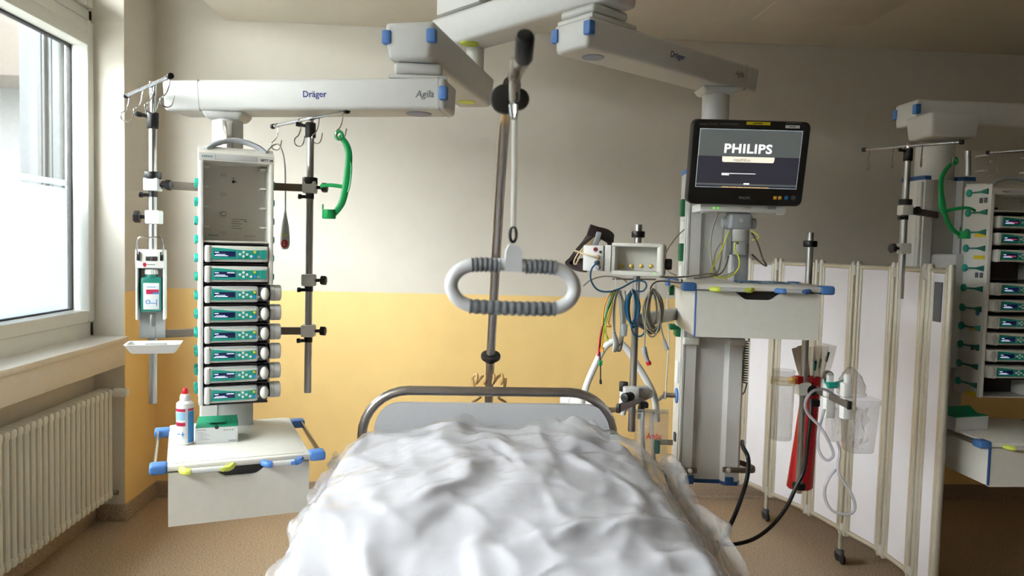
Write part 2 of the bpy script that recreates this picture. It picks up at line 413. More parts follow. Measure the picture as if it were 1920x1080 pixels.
for (ya, yb) in ((Y0+0.14, PY1),):
    g = G(); framebox(g, ya-0.06, yb+0.06, PZ0-0.06, PZ1+0.125, XW-0.085, XW+0.016, 0.062, 0.008)
    g.bb((XW-0.085, ya, PZ1), (XW+0.016, yb, PZ1+0.07), 0.006)
    sash = P(g, 'sash', 'pvc', win)
    g = G(); framebox(g, ya-0.002, yb+0.002, PZ0-0.002, PZ1+0.002, GX-0.012, GX+0.012, 0.012, 0.002); P(g, 'gasket', 'rubber', sash)
    g = G(); g.bb((GX-0.004, ya, PZ0), (GX, yb, PZ1)); P(g, 'pane', 'glass', sash)
    g = G(); g.bb((GX+0.001, ya+0.012, PZ0+0.01), (GX+0.002, yb-0.035, 1.735)); g.bb((GX+0.001, ya+0.012, 1.745), (GX+0.002, yb-0.035, 1.775)); P(g, 'frosted_film', 'frost', sash)
    g = G(); framebox(g, ya-0.06, yb+0.06, 2.645, 2.885, XW-0.085, XW+0.016, 0.062, 0.008); up = P(g, 'transom', 'pvc', win)
    g = G(); g.bb((GX-0.004, ya, 2.705), (GX, yb, 2.825)); P(g, 'pane', 'glass', up)
g = G(); g.bb((XW-0.01, Y0, 0.835), (XL+0.005, 3.997, ZS-0.033), 0.003); g.bb((XW-0.01, Y0, ZS-0.03), (XL+0.022, 3.997, ZS), 0.006); P(g, 'window_sill', 'sill', win)
# ------------------------------------------------------------------ outside
g = G(); g.bb((-2.26, 3.985, 1.0), (-2.16, 4.3, 3.4)); struct(g, 'wall_outside_reveal', 'guide')
g = G()
for k, (a, b) in enumerate(((-2.155, -2.135), (-2.125, -2.112), (-2.10, -2.085), (-2.075, -2.04))): g.bb((a, 3.95-0.012*(k % 2), 1.72), (b, 3.99, 3.3), 0.003)
g.bb((-2.155, 3.965, 1.72), (-2.04, 3.992, 3.3)); P(g, 'shutter_guide', 'guide', win)
YO = 6.4
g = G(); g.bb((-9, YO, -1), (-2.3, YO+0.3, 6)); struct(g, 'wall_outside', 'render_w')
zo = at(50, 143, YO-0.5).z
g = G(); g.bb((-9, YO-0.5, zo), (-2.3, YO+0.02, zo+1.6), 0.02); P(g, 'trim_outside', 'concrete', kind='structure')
g = G(); g.bb((-9.4, -12, -0.4), (-9.0, YO+0.3, 3.7)); struct(g, 'wall_sky_blocker', 'render_w')  # unseen block added to shut out low sky, so daylight falls from above
g = G(); g.bb((-14, -12, -0.4), (-2.3, YO, -0.3)); struct(g, 'floor_outside', 'ground')
# ------------------------------------------------------------------ radiator under the sill
rx0, rx1 = XW+0.045, XW+0.125
rad = thing('radiator', 'white column radiator on the wall below the window sill', 'radiator', loc=(XW+0.085, 2.6, 0.12))
R0 = Vector(rad.location)
RZ0, RZ1 = 0.148, 0.715
g = G()
for x in (-0.026, 0.026): g.tube([(x, 0, RZ0+0.03), (x, 0, RZ1-0.03)], 0.0125, 8, sub=0)
g.box((0, 0, RZ0+0.02), (0.082, 0.042, 0.05), 0.018, 2); g.box((0, 0, RZ1-0.02), (0.082, 0.042, 0.05), 0.018, 2)
me = g.mesh('column', 'rad')
ry = 3.925
while ry > 1.0:
    link('column', me, rad, loc=(0, ry-R0.y, -R0.z)); ry -= 0.046
g = G(); g.cyl((0, 3.93-R0.y, RZ1-0.02-R0.z), (0, 3.972-R0.y, RZ1-0.02-R0.z), 0.011); g.box((0, 3.962-R0.y, RZ1-0.02-R0.z), (0.02, 0.024, 0.03), 0.004)
v = P(g, 'valve', 'steel', rad)
c0 = Vector((0.0, 3.96-R0.y, RZ1-0.02-R0.z))
g = G(); g.cyl(c0+Vector((0.01, 0, 0)), c0+Vector((0.035, 0, 0)), 0.012, n=14)
g.cyl(c0+Vector((0.035, 0, 0)), c0+Vector((0.105, 0, 0)), 0.024, 0.021, 20, 0.004)
P(g, 'thermostat_head', 'white', v)
g = G(); g.cyl((0, 3.93-R0.y, RZ0+0.02-R0.z), (0, 3.965-R0.y, RZ0+0.02-R0.z), 0.009); g.cyl((0, 3.955-R0.y, RZ0+0.02-R0.z), (0.055, 3.955-R0.y, RZ0+0.02-R0.z), 0.012); P(g, 'return_valve', 'greybar', rad)
g = G(); g.bb((-0.085, -0.01, -0.01), (-0.02, 0.01, 0.01)); me = g.mesh('bracket', 'rad')
for yy in (3.8, 2.6, 1.2):
    for zz in (0.25, 0.64): link('bracket', me, rad, loc=(0, yy-R0.y, zz-R0.z))
# ================================================================== CEILING PENDANTS
def armbox(g, a, b, wd, z0, z1, e0=0.1, e1=0.1, bev=0.012, taper=0.86):
    """boom arm from axis a to axis b (xy), flat top, sides leaning in towards the underside"""
    a = Vector((a[0], a[1], 0)); b = Vector((b[0], b[1], 0)); d = (b-a).normalized(); L = (b-a).length+e0+e1
    ang = math.atan2(d.y, d.x); c = a-d*e0+d*L/2
    T = Matrix.Translation((c.x, c.y, (z0+z1)/2)) @ Matrix.Rotation(ang, 4, 'Z')
    g.box((0, 0, 0), (L, wd, z1-z0), bev, 3, T, taper=(1.0, taper)); return T, L
def disc(g, p, r, z, t=0.003): g.cyl((p[0], p[1], z-t), (p[0], p[1], z+0.004), r, n=28)
RB = 2.62                                            # depth of the left column axis
pC0 = at(427, 214, RB); zC = pC0.z; pC1 = pz(785, 213, zC); hC = 0.098
zB = at(772, 112, pC1.y-0.1).z; pAx = pz(875, 191, zB)
zA = at(880, 88, pAx.y).z
RD = 2.93
pD1 = at(1343, 168, RD); zD = pD1.z; pD0 = pz(1112, 107, zD); hD = 0.098
# ---------------------------------------------------------------- hub on the ceiling that carries both booms
hub = thing('ceiling_mount', 'white ceiling mount with the round spindle both pendant booms turn on', 'ceiling mount', loc=(pAx.x, pAx.y, ZC))
def w2(o): return Matrix.Translation(-Vector(o.location))
g = G(); g.cyl((pAx.x+0.03, pAx.y+0.03, zB+0.02), (pAx.x+0.03, pAx.y+0.03, ZC), 0.036, n=28); P(g, 'spindle', 'arm', hub).data.transform(w2(hub))
dA = (Vector((pD0.x, pD0.y, 0))-Vector((pAx.x, pAx.y, 0))).normalized()
g = G(); T = Matrix.Translation((pAx.x+dA.x*0.05, pAx.y+dA.y*0.05, 0)) @ Matrix.Rotation(math.atan2(dA.y, dA.x), 4, 'Z')
g.box((0, 0, zA+0.115+(ZC-zA-0.115)/2), (0.26, 0.2, ZC-zA-0.115), 0.008, 2, T); P(g, 'flange_cover', 'arm', hub).data.transform(w2(hub))
# ---------------------------------------------------------------- left pendant
pl_ = thing('ceiling_pendant', 'white jointed ceiling pendant carrying the pump rack by the window', 'medical pendant', loc=(pC0.x, pC0.y, zC), group=None)
WL = w2(pl_)
def PL(g, n, m, parent=None, **k):
    o = P(g, n, m, parent or pl_, **k); o.data.transform(WL); return o
g = G(); TB, LB = armbox(g, pC1, pAx, 0.165, zB, zB+0.118, 0.105, 0.13, 0.016, 0.84); ub = PL(g, 'upper_boom', 'arm')
g = G(); disc(g, pAx, 0.036, zB); PL(g, 'axis_cover', 'lime2', ub)
def corner_clips(parent, T, L, wd, hz, pl2, tz=0.012, end=-1, name='corner_clip'):
    for s in (-1, 1):
        g = G(); g.box((end*(L/2-0.006), s*(wd/2*0.955-0.006), tz), (0.028, 0.03, hz), 0.005, 2, T); pl2(g, name, 'blue', parent)
corner_clips(ub, TB, LB, 0.165, 0.042, PL)
g = G(); g.box((pC1.x, pC1.y, (zB+zC+hC)/2+0.006), (0.15, 0.15, zB-zC-hC-0.014), 0.012, 3); g.box((pC1.x, pC1.y, zC+hC+0.004), (0.185, 0.15, 0.012), 0.003); g.cyl((pC1.x, pC1.y, zC+hC), (pC1.x, pC1.y, zB), 0.045, n=24); PL(g, 'boom_joint', 'arm')
TC = None
dC = (Vector((pC1.x, pC1.y, 0))-Vector((pC0.x, pC0.y, 0)))
g = G(); eL = 0.19; TC, LC = armbox(g, pC0, pC1, 0.17, zC, zC+hC, eL, 0.105, 0.012, 0.86); lb = PL(g, 'lower_boom', 'arm')
g = G(); disc(g, pC1, 0.042, zC); PL(g, 'axis_cover', 'discgrey', lb)
g = G()
for s in (-1,): g.box((LC/2-0.004, s*(0.085*0.955-0.006), 0.0), (0.026, 0.03, 0.042), 0.005, 2, TC)
PL(g, 'corner_clip', 'blue', lb)
g = G(); g.box((-LC/2+0.13, 0, 0.0), (0.003, 0.1705, hC+0.0005), 0.0, 2, TC, taper=(1, 0.86)); g.box((LC/2-0.020, 0, 0.0), (0.003, 0.1705, hC+0.0005), 0.0, 2, TC, taper=(1, 0.86)); PL(g, 'end_cap_seam', 'grey', lb, kind='stuff')
def boom_text(s, T, yl, x, z, lean, width, m, parent, pl2, shear=0.0, bold=0.0, name='lettering'):
    X = T @ Matrix.Translation((x, yl, z)) @ Matrix.Rotation(lean, 4, 'X') @ FRONT
    o = text(s, name, m, parent, 0, 0, 0, width=width, T=X, shear=shear, bold=bold)
    return o
def xs_on(T, yl, px, py):
    """local x, z of a photo pixel on the boom's side plane"""
    R3 = T.to_3x3(); o = T @ Vector((0, yl, 0)); n = R3 @ Vector((0, 1, 0)); d = ray(px, py)
    t = (o-CAMP).dot(n)/d.dot(n); p = T.inverted() @ (CAMP+d*t); return p.x, p.z
LEAN = math.atan2(0.085*0.14, hC)
def side_y(wd, z, h, tp=0.86): return -(wd/2)*(tp+(1-tp)*(z+h/2)/h)-0.0006
x, z = xs_on(TC, -0.08, 590, 178); o = boom_text('Dr\u00e4ger', TC, side_y(0.17, z, hC), x, z, LEAN, 0.080, 'inkblue', lb, PL, bold=0.012); o.data.transform(WL)
x, z = xs_on(TC, -0.08, 796, 178); o = boom_text('Agila', TC, side_y(0.17, z, hC), x, z, LEAN, 0.060, 'inkgrey', lb, PL, shear=0.2, bold=0.006); o.data.transform(WL)
g = G(); g.box((pC0.x, pC0.y, zC-0.012), (0.14, 0.13, 0.026), 0.01, 2, None, taper=(0.78, 0.8))
zRT = at(427, 268, RB).z-0.10
g.cyl((pC0.x, pC0.y, zC-0.01), (pC0.x, pC0.y, zRT), 0.05, n=32); PL(g, 'support_tube', 'arm')
g = G(); pb = Vector((pC0.x+0.014, pC0.y-0.051, 0)); g.box((pb.x, pb.y, (zC-0.03+zRT)/2), (0.034, 0.006, zC-0.03-zRT), 0.002); PL(g, 'tube_rail', 'chrome')
# ---------------------------------------------------------------- left rack frame (turned 20 degrees)
FR_ = Fr(at(445, 757, 2.4), 20.0)
COLW = 0.17
cL = Fr((pC0.x, pC0.y, 0), 20.0)
zsh = at(447, 783, 2.62).z
g = G(); T = Matrix.Translation((pC0.x, pC0.y, 0)) @ Matrix.Rotation(FR_.rz, 4, 'Z')
cy = FR_.at(427, 400, RB)                            # column axis in rack coords
g.box((0, 0, (zRT+zsh-0.12)/2), (COLW, 0.09, zRT-zsh+0.14), 0.01, 2, T); g.box((0, 0, zRT+0.005), (COLW+0.01, 0.1, 0.03), 0.008, 2, T); PL(g, 'column', 'lgrey')
g = G(); g.box((-COLW/2+0.03, -0.047, (zRT+zsh)/2), (0.05, 0.008, zRT-zsh), 0.002, 1, T); PL(g, 'column_cover', 'arm')
# ---------------------------------------------------------------- pump rack
def levers(parent, side, ys, n, z0, dz, x, tail=True):
    for k in range(n):
        g = G(); zc = z0+dz*k
        g.cyl((x, 0.15, zc), (x+side*0.012, 0.15, zc), 0.015, n=18, bev=0.003)
        if side < 0: poly = [(0.137, -0.003), (0.115, -0.0035), (0.075, -0.011), (0.075, 0.011), (0.115, 0.0035), (0.137, 0.003)]
        else: poly = [(0.137, -0.003), (0.11, -0.0035), (0.09, -0.011), (0.09, 0.011), (0.11, 0.0035), (0.137, 0.003)]
        n_ = len(poly); vs = []
        for xx in (x, x+side*0.008): vs += [(xx, yy, zc+zz) for yy, zz in poly]
        fs = [tuple(range(n_)), tuple(reversed(range(n_, 2*n_)))]+[(i, (i+1) % n_, n_+(i+1) % n_, n_+i) for i in range(n_)]
        g.add(vs, fs)
        g.cyl((x, 0.082, zc), (x+side*0.011, 0.082, zc), 0.011, n=14, bev=0.002)
        P(g, 'release_lever', 'teal', parent)
def make_rack(fr, label, H, slots, bay=None, W=0.22, dep=0.2, x0=-0.114, cut=None):
    """docking frame: origin at the lower front edge; slots are (z of shelf) values, bay an open upper part"""
    t = thing('pump_rack', label, 'pump rack', fr)
    x1 = x0+W; th = 0.013
    g = G(); g.bb((x0, 0.0, 0), (x0+th, dep, H), 0.004); P(g, 'side_panel', 'white', t)
    g = G(); zc_ = cut if cut else 0
    g.bb((x1-th, 0.0, zc_), (x1, dep, H), 0.004)
    if cut: g.bb((x1-th, 0.085, 0), (x1, dep, zc_+0.001), 0.004)
    P(g, 'side_panel', 'white2', t)
    zb = bay if bay is not None else H
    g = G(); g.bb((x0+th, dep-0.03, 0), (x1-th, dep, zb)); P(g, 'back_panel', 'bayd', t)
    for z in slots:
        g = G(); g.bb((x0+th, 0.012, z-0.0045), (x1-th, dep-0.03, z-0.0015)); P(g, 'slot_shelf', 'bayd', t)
    if bay is not None:
        g = G(); g.bb((x0+th, dep-0.04, bay), (x1-th, dep, H-0.01)); b = P(g, 'bay_panel', 'bay', t)
        g = G(); g.bb((x0+th, 0.01, bay-0.006), (x1-th, dep-0.04, bay), 0.001); P(g, 'bay_floor', 'bay', t)
        for k in range(4):
            zz = bay+0.025+0.0635*k
            for s in (-1, 1):
                g = G(); xx = x0+th if s < 0 else x1-th
                g.box((xx-s*0.010, 0.11, zz+0.02), (0.02, 0.06, 0.006), 0.002); P(g, 'guide_clip', 'white2', t)
            g = G(); g.box((x0+0.078, dep-0.043, zz), (0.016, 0.008, 0.010), 0.003); P(g, 'contact_socket', 'lgrey', b)
        g = G(); g.cyl((x0+0.108, dep-0.048, H-0.062), (x0+0.108, dep-0.038, H-0.062), 0.0045, n=16); g.box((x0+0.117, dep-0.041, H-0.062), (0.003, 0.003, 0.003)); g.box((x0+0.108, dep-0.041, H-0.050), (0.003, 0.003, 0.003)); P(g, 'power_socket', 'ink', b)
    # sloping top cap
    g = G(); prof = [(0, H-0.012), (0, H+0.012), (0.045, H+0.036), (dep, H+0.042), (dep, H-0.012)]
    n_ = len(prof); vs = [(x0-0.001, y, z) for y, z in prof]+[(x1+0.001, y, z) for y, z in prof]
    g.add(vs, [tuple(reversed(range(n_))), tuple(range(n_, 2*n_))]+[((i+1) % n_, i, n_+i, n_+(i+1) % n_) for i in range(n_)][::1])
    cap = P(g, 'top_cap', 'white2', t)
    g = G(); g.bb((x0+0.045, -0.0015, H-0.009), (x1-0.05, 0.004, H+0.009), 0.002); P(g, 'cap_inlay', 'lgrey', cap)
    g = G(); pts = [(x0+0.02, 0.03, H+0.022), (x0+0.05, 0.045, H+0.046), (x0+W/2, 0.06, H+0.062), (x1-0.05, 0.045, H+0.046), (x1-0.02, 0.03, H+0.022)]
    g.tube(pts, 0.0095, 10, sub=6, up=(0, 1, 0), flat=(1.3, 0.9)); P(g, 'carry_handle', 'grey', t)
    g = G(); g.bb((x0+th, 0.02, -0.004), (x1-th, dep, 0.0)); P(g, 'base_plate', 'white', t)
    return t, cap
HR = FR_.px(372, 292)[2]
zp = [FR_.px(447, 487+38.45*k)[2] for k in range(8)]
zp = [HR-0.262-0.0640*k-0.0 for k in range(8)]
SL = 0.0636
zb0 = FR_.px(447, 452)[2]                           # underside of the open bay
slot_z = [zb0-0.006-SL*(k+1) for k in range(8)]
rack, cap = make_rack(FR_, 'white pump rack with an open bay on the pendant near the window', HR, slot_z+[zb0-0.006], bay=zb0, cut=slot_z[1]-0.003)
levers(rack, -1, None, 12, 0.035, 0.0605, -0.114); levers(rack, 1, None, 8, 0.28, 0.0605, 0.106)
for k, (zz, mm) in enumerate(((0.395, 'orange'), (0.20, 'orange'), (0.02, 'orange'))):
    g = G(); g.bb((-0.1152, 0.04, zz-0.008), (-0.114, 0.07, zz+0.008)); P(g, 'side_label', mm, rack)
g = G(); x, _, z = FR_.px(391, 289); g.bb((-0.112, -0.0022, HR-0.008), (-0.069, 0.001, HR+0.009)); P(g, 'name_plate', 'card', cap)
text('B BRAUN', 'lettering', 'inkgreen', cap, -0.0905, -0.0024, HR+0.0005, width=0.030, bold=0.01)
text('BETT 34', 'lettering', 'ink', cap, 0.084, -0.0005, HR-0.001, width=0.036, bold=0.015)
text('B BRAUN', 'lettering', 'inkgreen', rack, -0.068, 0.1585, zb0+0.017, width=0.030, bold=0.012)
text('Space Station', 'lettering', 'inkgrey', rack, 0.047, 0.1585, zb0+0.017, width=0.036)
g = G()
for k in range(5): g.bb((-0.012, 0.1585, zb0+0.071-0.0075*k), (-0.012+0.034-0.008*(k % 2), 0.16, zb0+0.073-0.0075*k))
g.bb((0.028, 0.1585, zb0+0.064), (0.038, 0.16, zb0+0.067)); g.bb((0.018, 0.1585, zb0+0.070), (0.036, 0.16, zb0+0.072))
P(g, 'type_label_print', 'inkgrey', rack, kind='stuff')
# ---------------------------------------------------------------- infusion pumps
def rounded_panel(x0, x1, z0, z1, skew=0.004, sag=0.0025):
    top = [(x0+(x1-x0)*k/10, z1+sag*math.cos(math.pi*1.6*k/10)-skew*k/10) for k in range(11)]
    bot = [(x0-0.003+(x1-x0+0.003)*k/10, z0+0.003*k/10-0.001*math.sin(math.pi*k/10)) for k in range(11)]
    return bot+list(reversed(top))
def make_pump(name, label, fr, syringe, lit=False, head_left=False, extra_line=False):
    t = thing(name, label, 'infusion pump', fr)
    xr = 0.062 if syringe else 0.0920
    xl = -0.0965
    g = G(); g.bb((xl, -0.004, 0.004), (xr, 0.15, 0.054), 0.007, 3); P(g, 'housing', 'white2', t)
    g = G(); g.bb((xl-0.001, -0.010, 0.002), (xl+0.017, 0.02, 0.055), 0.006, 3); P(g, 'end_grip', 'white', t)
    if syringe:
        g = G(); g.bb((xl+0.02, -0.0045, 0.048), (xr-0.004, 0.05, 0.0545), 0.002); P(g, 'lid', 'lgrey', t)
    x0, x1 = xl+0.021, xr-0.008
    g = G(); g.prism(rounded_panel(x0, x1, 0.012, 0.0445 if syringe else 0.046), -0.0085, -0.002); fp = P(g, 'front_panel', 'teal', t)
    xd0, xd1 = x0+0.005, x0+0.067
    zd0, zd1 = 0.020, 0.037
    g = G(); g.bb((xd0, -0.0095, zd0), (xd1, -0.008, zd1), 0.001); dp = P(g, 'display', 'navy', fp)
    g = G()
    g.bb((xd0+0.002, -0.0102, zd1-0.005), (xd0+0.014, -0.0094, zd1-0.0025)); g.bb((xd0+0.001, -0.0102, zd0+0.002), (xd0+0.007, -0.0094, zd0+0.0045))
    g.bb((xd0+0.008, -0.0102, zd0+0.002), (xd0+0.040, -0.0094, zd0+0.004)); g.bb((xd0+0.005, -0.0102, zd0+0.006), (xd0+0.033, -0.0094, zd0+0.0075))
    if extra_line: g.bb((xd1-0.024, -0.0102, zd1-0.0045), (xd1-0.002, -0.0094, zd1-0.002))
    P(g, 'display_text', 'glow', fp, kind='stuff')
    if lit:
        g = G(); g.bb((xd0+0.018, -0.0101, zd0+0.005), (xd1-0.006, -0.0094, zd0+0.010)); P(g, 'alarm_line', 'glowred', fp)
    g = G(); g.bb((xd1+0.0045, -0.0092, 0.0135), (xd1+0.0055, -0.008, 0.043)); P(g, 'panel_seam', 'lblue', fp)
    kx = xd1+0.024; kz = 0.0285
    g = G(); g.cyl((0, -0.0105, 0), (0, -0.008, 0), 0.0043, n=12); me = {c: g.mesh('key', c) for c in ('keyw', 'keyy', 'keyb', 'keyg', 'teald')}
    ks = [(-0.0105, 0, 'keyw'), (0.0105, 0, 'keyw'), (0, 0.0065, 'keyw'), (0, -0.0065, 'keyw')]
    q = 0.0235 if syringe else 0.0235
    ks += [(q-0.001, -0.0062, 'keyw'), (q+0.010, 0.0075, 'keyy'), (q+0.0105, -0.0065, 'keyb'), (q+0.0215, -0.0075, 'keyg')]
    for (dx, dz, c) in ks: link('key', me[c], fp, loc=(kx+dx, 0, kz+dz))
    if not syringe:
        g = G(); g.bb((x1-0.018, -0.0092, 0.0145), (x1-0.0172, -0.008, 0.042)); P(g, 'panel_seam', 'lblue', fp)
    else:
        g = G(); g.bb((xr, 0.004, 0.006), (0.0915, 0.13, 0.052), 0.004); P(g, 'drive_housing', 'dgrey', t)
        g = G(); g.ball((0.0815, -0.001, 0.030), (0.0135, 0.012, 0.0205), 18); P(g, 'drive_knob', 'white2', t)
        g = G(); g.cyl((0.094, 0.045, 0.031), (0.101, 0.045, 0.031), 0.0235, n=28); P(g, 'drive_collar', 'ink', t)
        g = G(); g.cyl((0.099, 0.045, 0.031), (0.135, 0.045, 0.031), 0.026, n=28, bev=0.005)
        d = P(g, 'syringe_drive', 'white', t)
        g = G(); g.cyl((0.112, 0.045, 0.031), (0.1145, 0.045, 0.031), 0.0266, n=28); P(g, 'drive_ring', 'lgrey', d)
    if head_left:
        g = G(); g.bb((-0.128, -0.008, 0.004), (xl-0.002, 0.1, 0.054), 0.006); P(g, 'door', 'white2', t)
        g = G(); g.ball((-0.111, -0.008, 0.029), (0.011, 0.006, 0.018), 14); P(g, 'door_latch', 'lgrey', t)
    return t
ords = ['top', 'second', 'third', 'fourth', 'fifth', 'sixth', 'seventh', 'bottom']
plab = ['topmost pump of the rack by the window, wide one right under the open bay',
        'second pump from the top of the window-side rack, wide without a drive knob',
        'third pump from the top of the window-side rack, first with a drive knob',
        'fourth pump from the top of the rack by the window, with drive knob',
        'fifth pump from the top of the rack by the window, above three others',
        'sixth pump from the top of the rack by the window, below five others',
        'seventh pump from the top of the window-side rack, just above the lowest',
        'lowest pump of the rack by the window, just above green-lidded box']
for k in range(8):
    o = FR_.wd((0, 0, slot_z[k])); f = Fr(o, 20.0)
    make_pump('infusion_pump', plab[k], f, k >= 2, extra_line=(k in (1, 5, 6, 7)))
for i, o in enumerate([x for x in COL.objects if x.name.startswith('infusion_pump')]): o['group'] = 'pumps in the window-side rack'
# ---------------------------------------------------------------- drawer unit of the left pendant
def make_drawer(fr, label, W, dep, H, topz=0.018, name='drawer_unit', lime_left=True):
    """origin on the front face, at mid width, at the top of the drawer front"""
    t = thing(name, label, 'drawer unit', fr)
    g = G(); g.bb((-W/2, 0.012, -H), (W/2, dep, -0.002), 0.004); P(g, 'carcass', 'white2', t)
    # drawer front with a scooped grip in its upper edge
    n = 16; gx0, gx1, gd = -0.085, 0.085, 0.026
    poly = [(-W/2, -H), (W/2, -H), (W/2, -0.004)]
    for k in range(n+1):
        u = k/n; xx = gx1+(gx0-gx1)*u; s = min(1, min(u, 1-u)/0.28); s = s*s*(3-2*s); poly.append((xx, -0.004-gd*s))
    poly.append((-W/2, -0.004))
    g = G(); g.prism(poly, -0.006, 0.010); d = P(g, 'drawer_front', 'white2', t)
    g = G(); g.bb((gx0-0.01, 0.0101, -0.036), (gx1+0.01, 0.0115, -0.003)); P(g, 'grip_recess', 'black', d)
    g = G(); g.bb((-W/2-0.004, -0.008, 0.0), (W/2+0.004, dep, topz), 0.005); g.bb((-W/2+0.012, 0.01, topz), (W/2-0.012, dep-0.01, topz+0.002), 0.001); top = P(g, 'tabletop', 'white2', t)
    for s in (-1, 1):
        xo = s*(W/2+0.037)
        g = G(); g.tube([(xo, 0.03, topz/2), (xo, dep-0.05, topz/2)], 0.008, 10, sub=0, flat=(0.7, 1.5), up=(1, 0, 0)); rl = P(g, 'side_rail', 'chrome', t)
        for (y0, y1) in ((-0.012, 0.04), (dep-0.085, dep-0.035)):
            g = G(); xi = s*(W/2+0.001); g.bb((min(xi, xo+s*0.012), y0, -0.006), (max(xi, xo+s*0.012), y1, topz+0.004), 0.008, 3); P(g, 'corner_guard', 'blue', rl)
    for (xa, xb, mm, sd) in ((-0.155, -0.028, 'lime2', 1), (0.065, 0.165, 'blue', 0)):
        yo = -0.032
        g = G(); g.tube([(xa+0.012, yo, 0.004), (xb-0.012, yo, 0.004)], 0.008, 10, sub=0, flat=(1.1, 0.8)); h = P(g, 'front_rail', 'lgrey', t)
        for xx, sg in ((xa, -1), (xb, 1)):
            g = G(); g.tube([(xx+sg*0.004, -0.006, 0.004), (xx, yo+0.01, 0.004), (xx-sg*0.008, yo, 0.004), (xx-sg*0.018, yo, 0.004)], 0.0100, 10, sub=4, flat=(1.0, 0.85)); e = P(g, 'rail_end', mm, h)
        g = G(); g.cyl((xb-0.024, yo-0.013, 0.004), (xb-0.024, yo-0.007, 0.004), 0.006, n=12); P(g, 'rail_screw', mm, h)
    return t, top, d
FS = Fr(at(452, 872, 2.2), 20.0)
dl, dltop, _ = make_drawer(FS, 'white drawer unit under the window-side pump rack, bottle and box on top', 0.388, 0.5, 0.158)
# ================================================================== ON AND AROUND THE LEFT PENDANT
def s_hook(g, p, s=1.0, ang=0.0):
    """S hook hanging from a bar at p"""
    c, sn = math.cos(ang), math.sin(ang)
    pts = [(-0.008, 0.006), (-0.002, 0.013), (0.006, 0.006), (0.004, -0.02), (-0.006, -0.045), (-0.022*1.0, -0.06), (-0.02, -0.078), (-0.002, -0.084), (0.014, -0.074), (0.022, -0.045)]
    g.tube([(p[0]+x*s*c, p[1]+x*s*sn, p[2]+z*s) for x, z in pts], 0.0022, 6, sub=4)
def knob(g, p, d, r=0.016, L=0.03):
    p = Vector(p); d = Vector(d).normalized()
    g.cyl(p, p+d*L*0.6, 0.006, n=10); g.cyl(p+d*L*0.5, p+d*L, r, n=6, bev=0.003)
def iv_stand(label, px_top, py_top, px_bot, py_bot, Y, clamps, bar, hooks, group=None, r=0.0125, knob_side=1, brackets=(), name='infusion_stand', collar=None, nub=None):
    b = at(px_bot, py_bot, Y); tp = at(px_top, py_top, Y)
    t = thing(name, label, 'infusion stand', loc=(b.x, b.y, b.z))
    x, y = 0, 0; H = tp.z-b.z
    zcol = at(px_top, collar, Y).z-b.z
    g = G(); g.cyl((0, 0, 0), (0, 0, zcol), r, n=20); P(g, 'pole', 'steel', t)
    g = G(); g.cyl((0, 0, zcol-0.02), (0, 0, H), r*0.72, n=16); P(g, 'inner_pole', 'chrome', t)
    g = G(); g.cyl((0, 0, zcol-0.028), (0, 0, zcol+0.024), r*1.45, n=20, bev=0.003); knob(g, (-r*1.2, -0.004, zcol+0.012), (-1, -0.2, 0.15), 0.008, 0.034); P(g, 'height_clamp', 'black', t)
    (xa, ya, Ya), (xb, yb, Yb) = bar
    A = at(xa, ya, Ya)-b; B = at(xb, yb, Yb)-b; A.z = B.z = (A.z+B.z)/2
    mid = (A+B)/2; off = Vector((mid.x, mid.y, 0))*0; zb = A.z
    g = G(); g.tube([A, B], 0.0062, 10, sub=0); bo = P(g, 'hook_bar', 'chrome', t)
    for e in (A, B):
        g = G(); d = (B-A).normalized(); g.cyl(e-d*0.008, e+d*0.008, 0.0095, n=14, bev=0.002); P(g, 'bar_cap', 'black', bo)
    g = G(); g.cyl((0, 0, zb-0.03), (0, 0, zb+0.016), r*0.9, n=14, bev=0.002); P(g, 'bar_holder', 'chrome', bo)
    for u in hooks:
        g = G(); p = A+(B-A)*u; s_hook(g, (p.x, p.y, p.z-0.006), 1.0, 0.9); P(g, 'hook', 'chrome', bo)
    for (py, kind) in clamps:
        zc = at(px_top, py, Y).z-b.z
        if kind == 'main':
            g = G(); g.box((0, 0, zc), (0.046, 0.046, 0.042), 0.005); c = P(g, 'clamp_block', 'white', t)
            g = G(); knob(g, (0.023*knob_side, 0, zc), (knob_side, -0.12, 0), 0.017, 0.038); P(g, 'clamp_knob', 'black', c)
            g = G(); knob(g, (-0.012, -0.01, zc-0.034), (-1, -0.3, 0), 0.009, 0.026); g.cyl((0, 0, zc-0.04), (0, 0, zc-0.021), r+0.002, n=14); P(g, 'lower_knob', 'black', c)
        elif kind == 'ring':
            g = G(); g.cyl((0, 0, zc-0.012), (0, 0, zc+0.012), 0.026, n=24, bev=0.003); P(g, 'stop_ring', 'black', t)
        elif kind == 'left':
            g = G(); g.box((0.004, 0, zc), (0.046, 0.04, 0.044), 0.005); c = P(g, 'clamp_block', 'white', t)
            g = G(); knob(g, (-0.018, 0, zc), (-1, -0.15, 0), 0.02, 0.04); P(g, 'clamp_knob', 'black', c)
    return t, b
ls, lsb = iv_stand('chrome infusion stand beside the window, with hand disinfectant dispenser', 277, 165, 287, 756, 2.5,
    [(329, 'ring'), (346, 'main'), (407, 'left')], ((237, 181, 2.68), (319, 141, 2.33)), (0.03, 0.36, 0.62, 0.95), collar=225)
rs, rsb = iv_stand('chrome infusion stand right of the pump rack, holding green carrier', 573, 226, 577, 736, 2.66,
    [(339, 'ring'), (351, 'main'), (525, 'main'), (620, 'main')], ((512, 237, 2.86), (650, 208, 2.47)), (0.06, 0.40, 0.64, 0.94), collar=243)
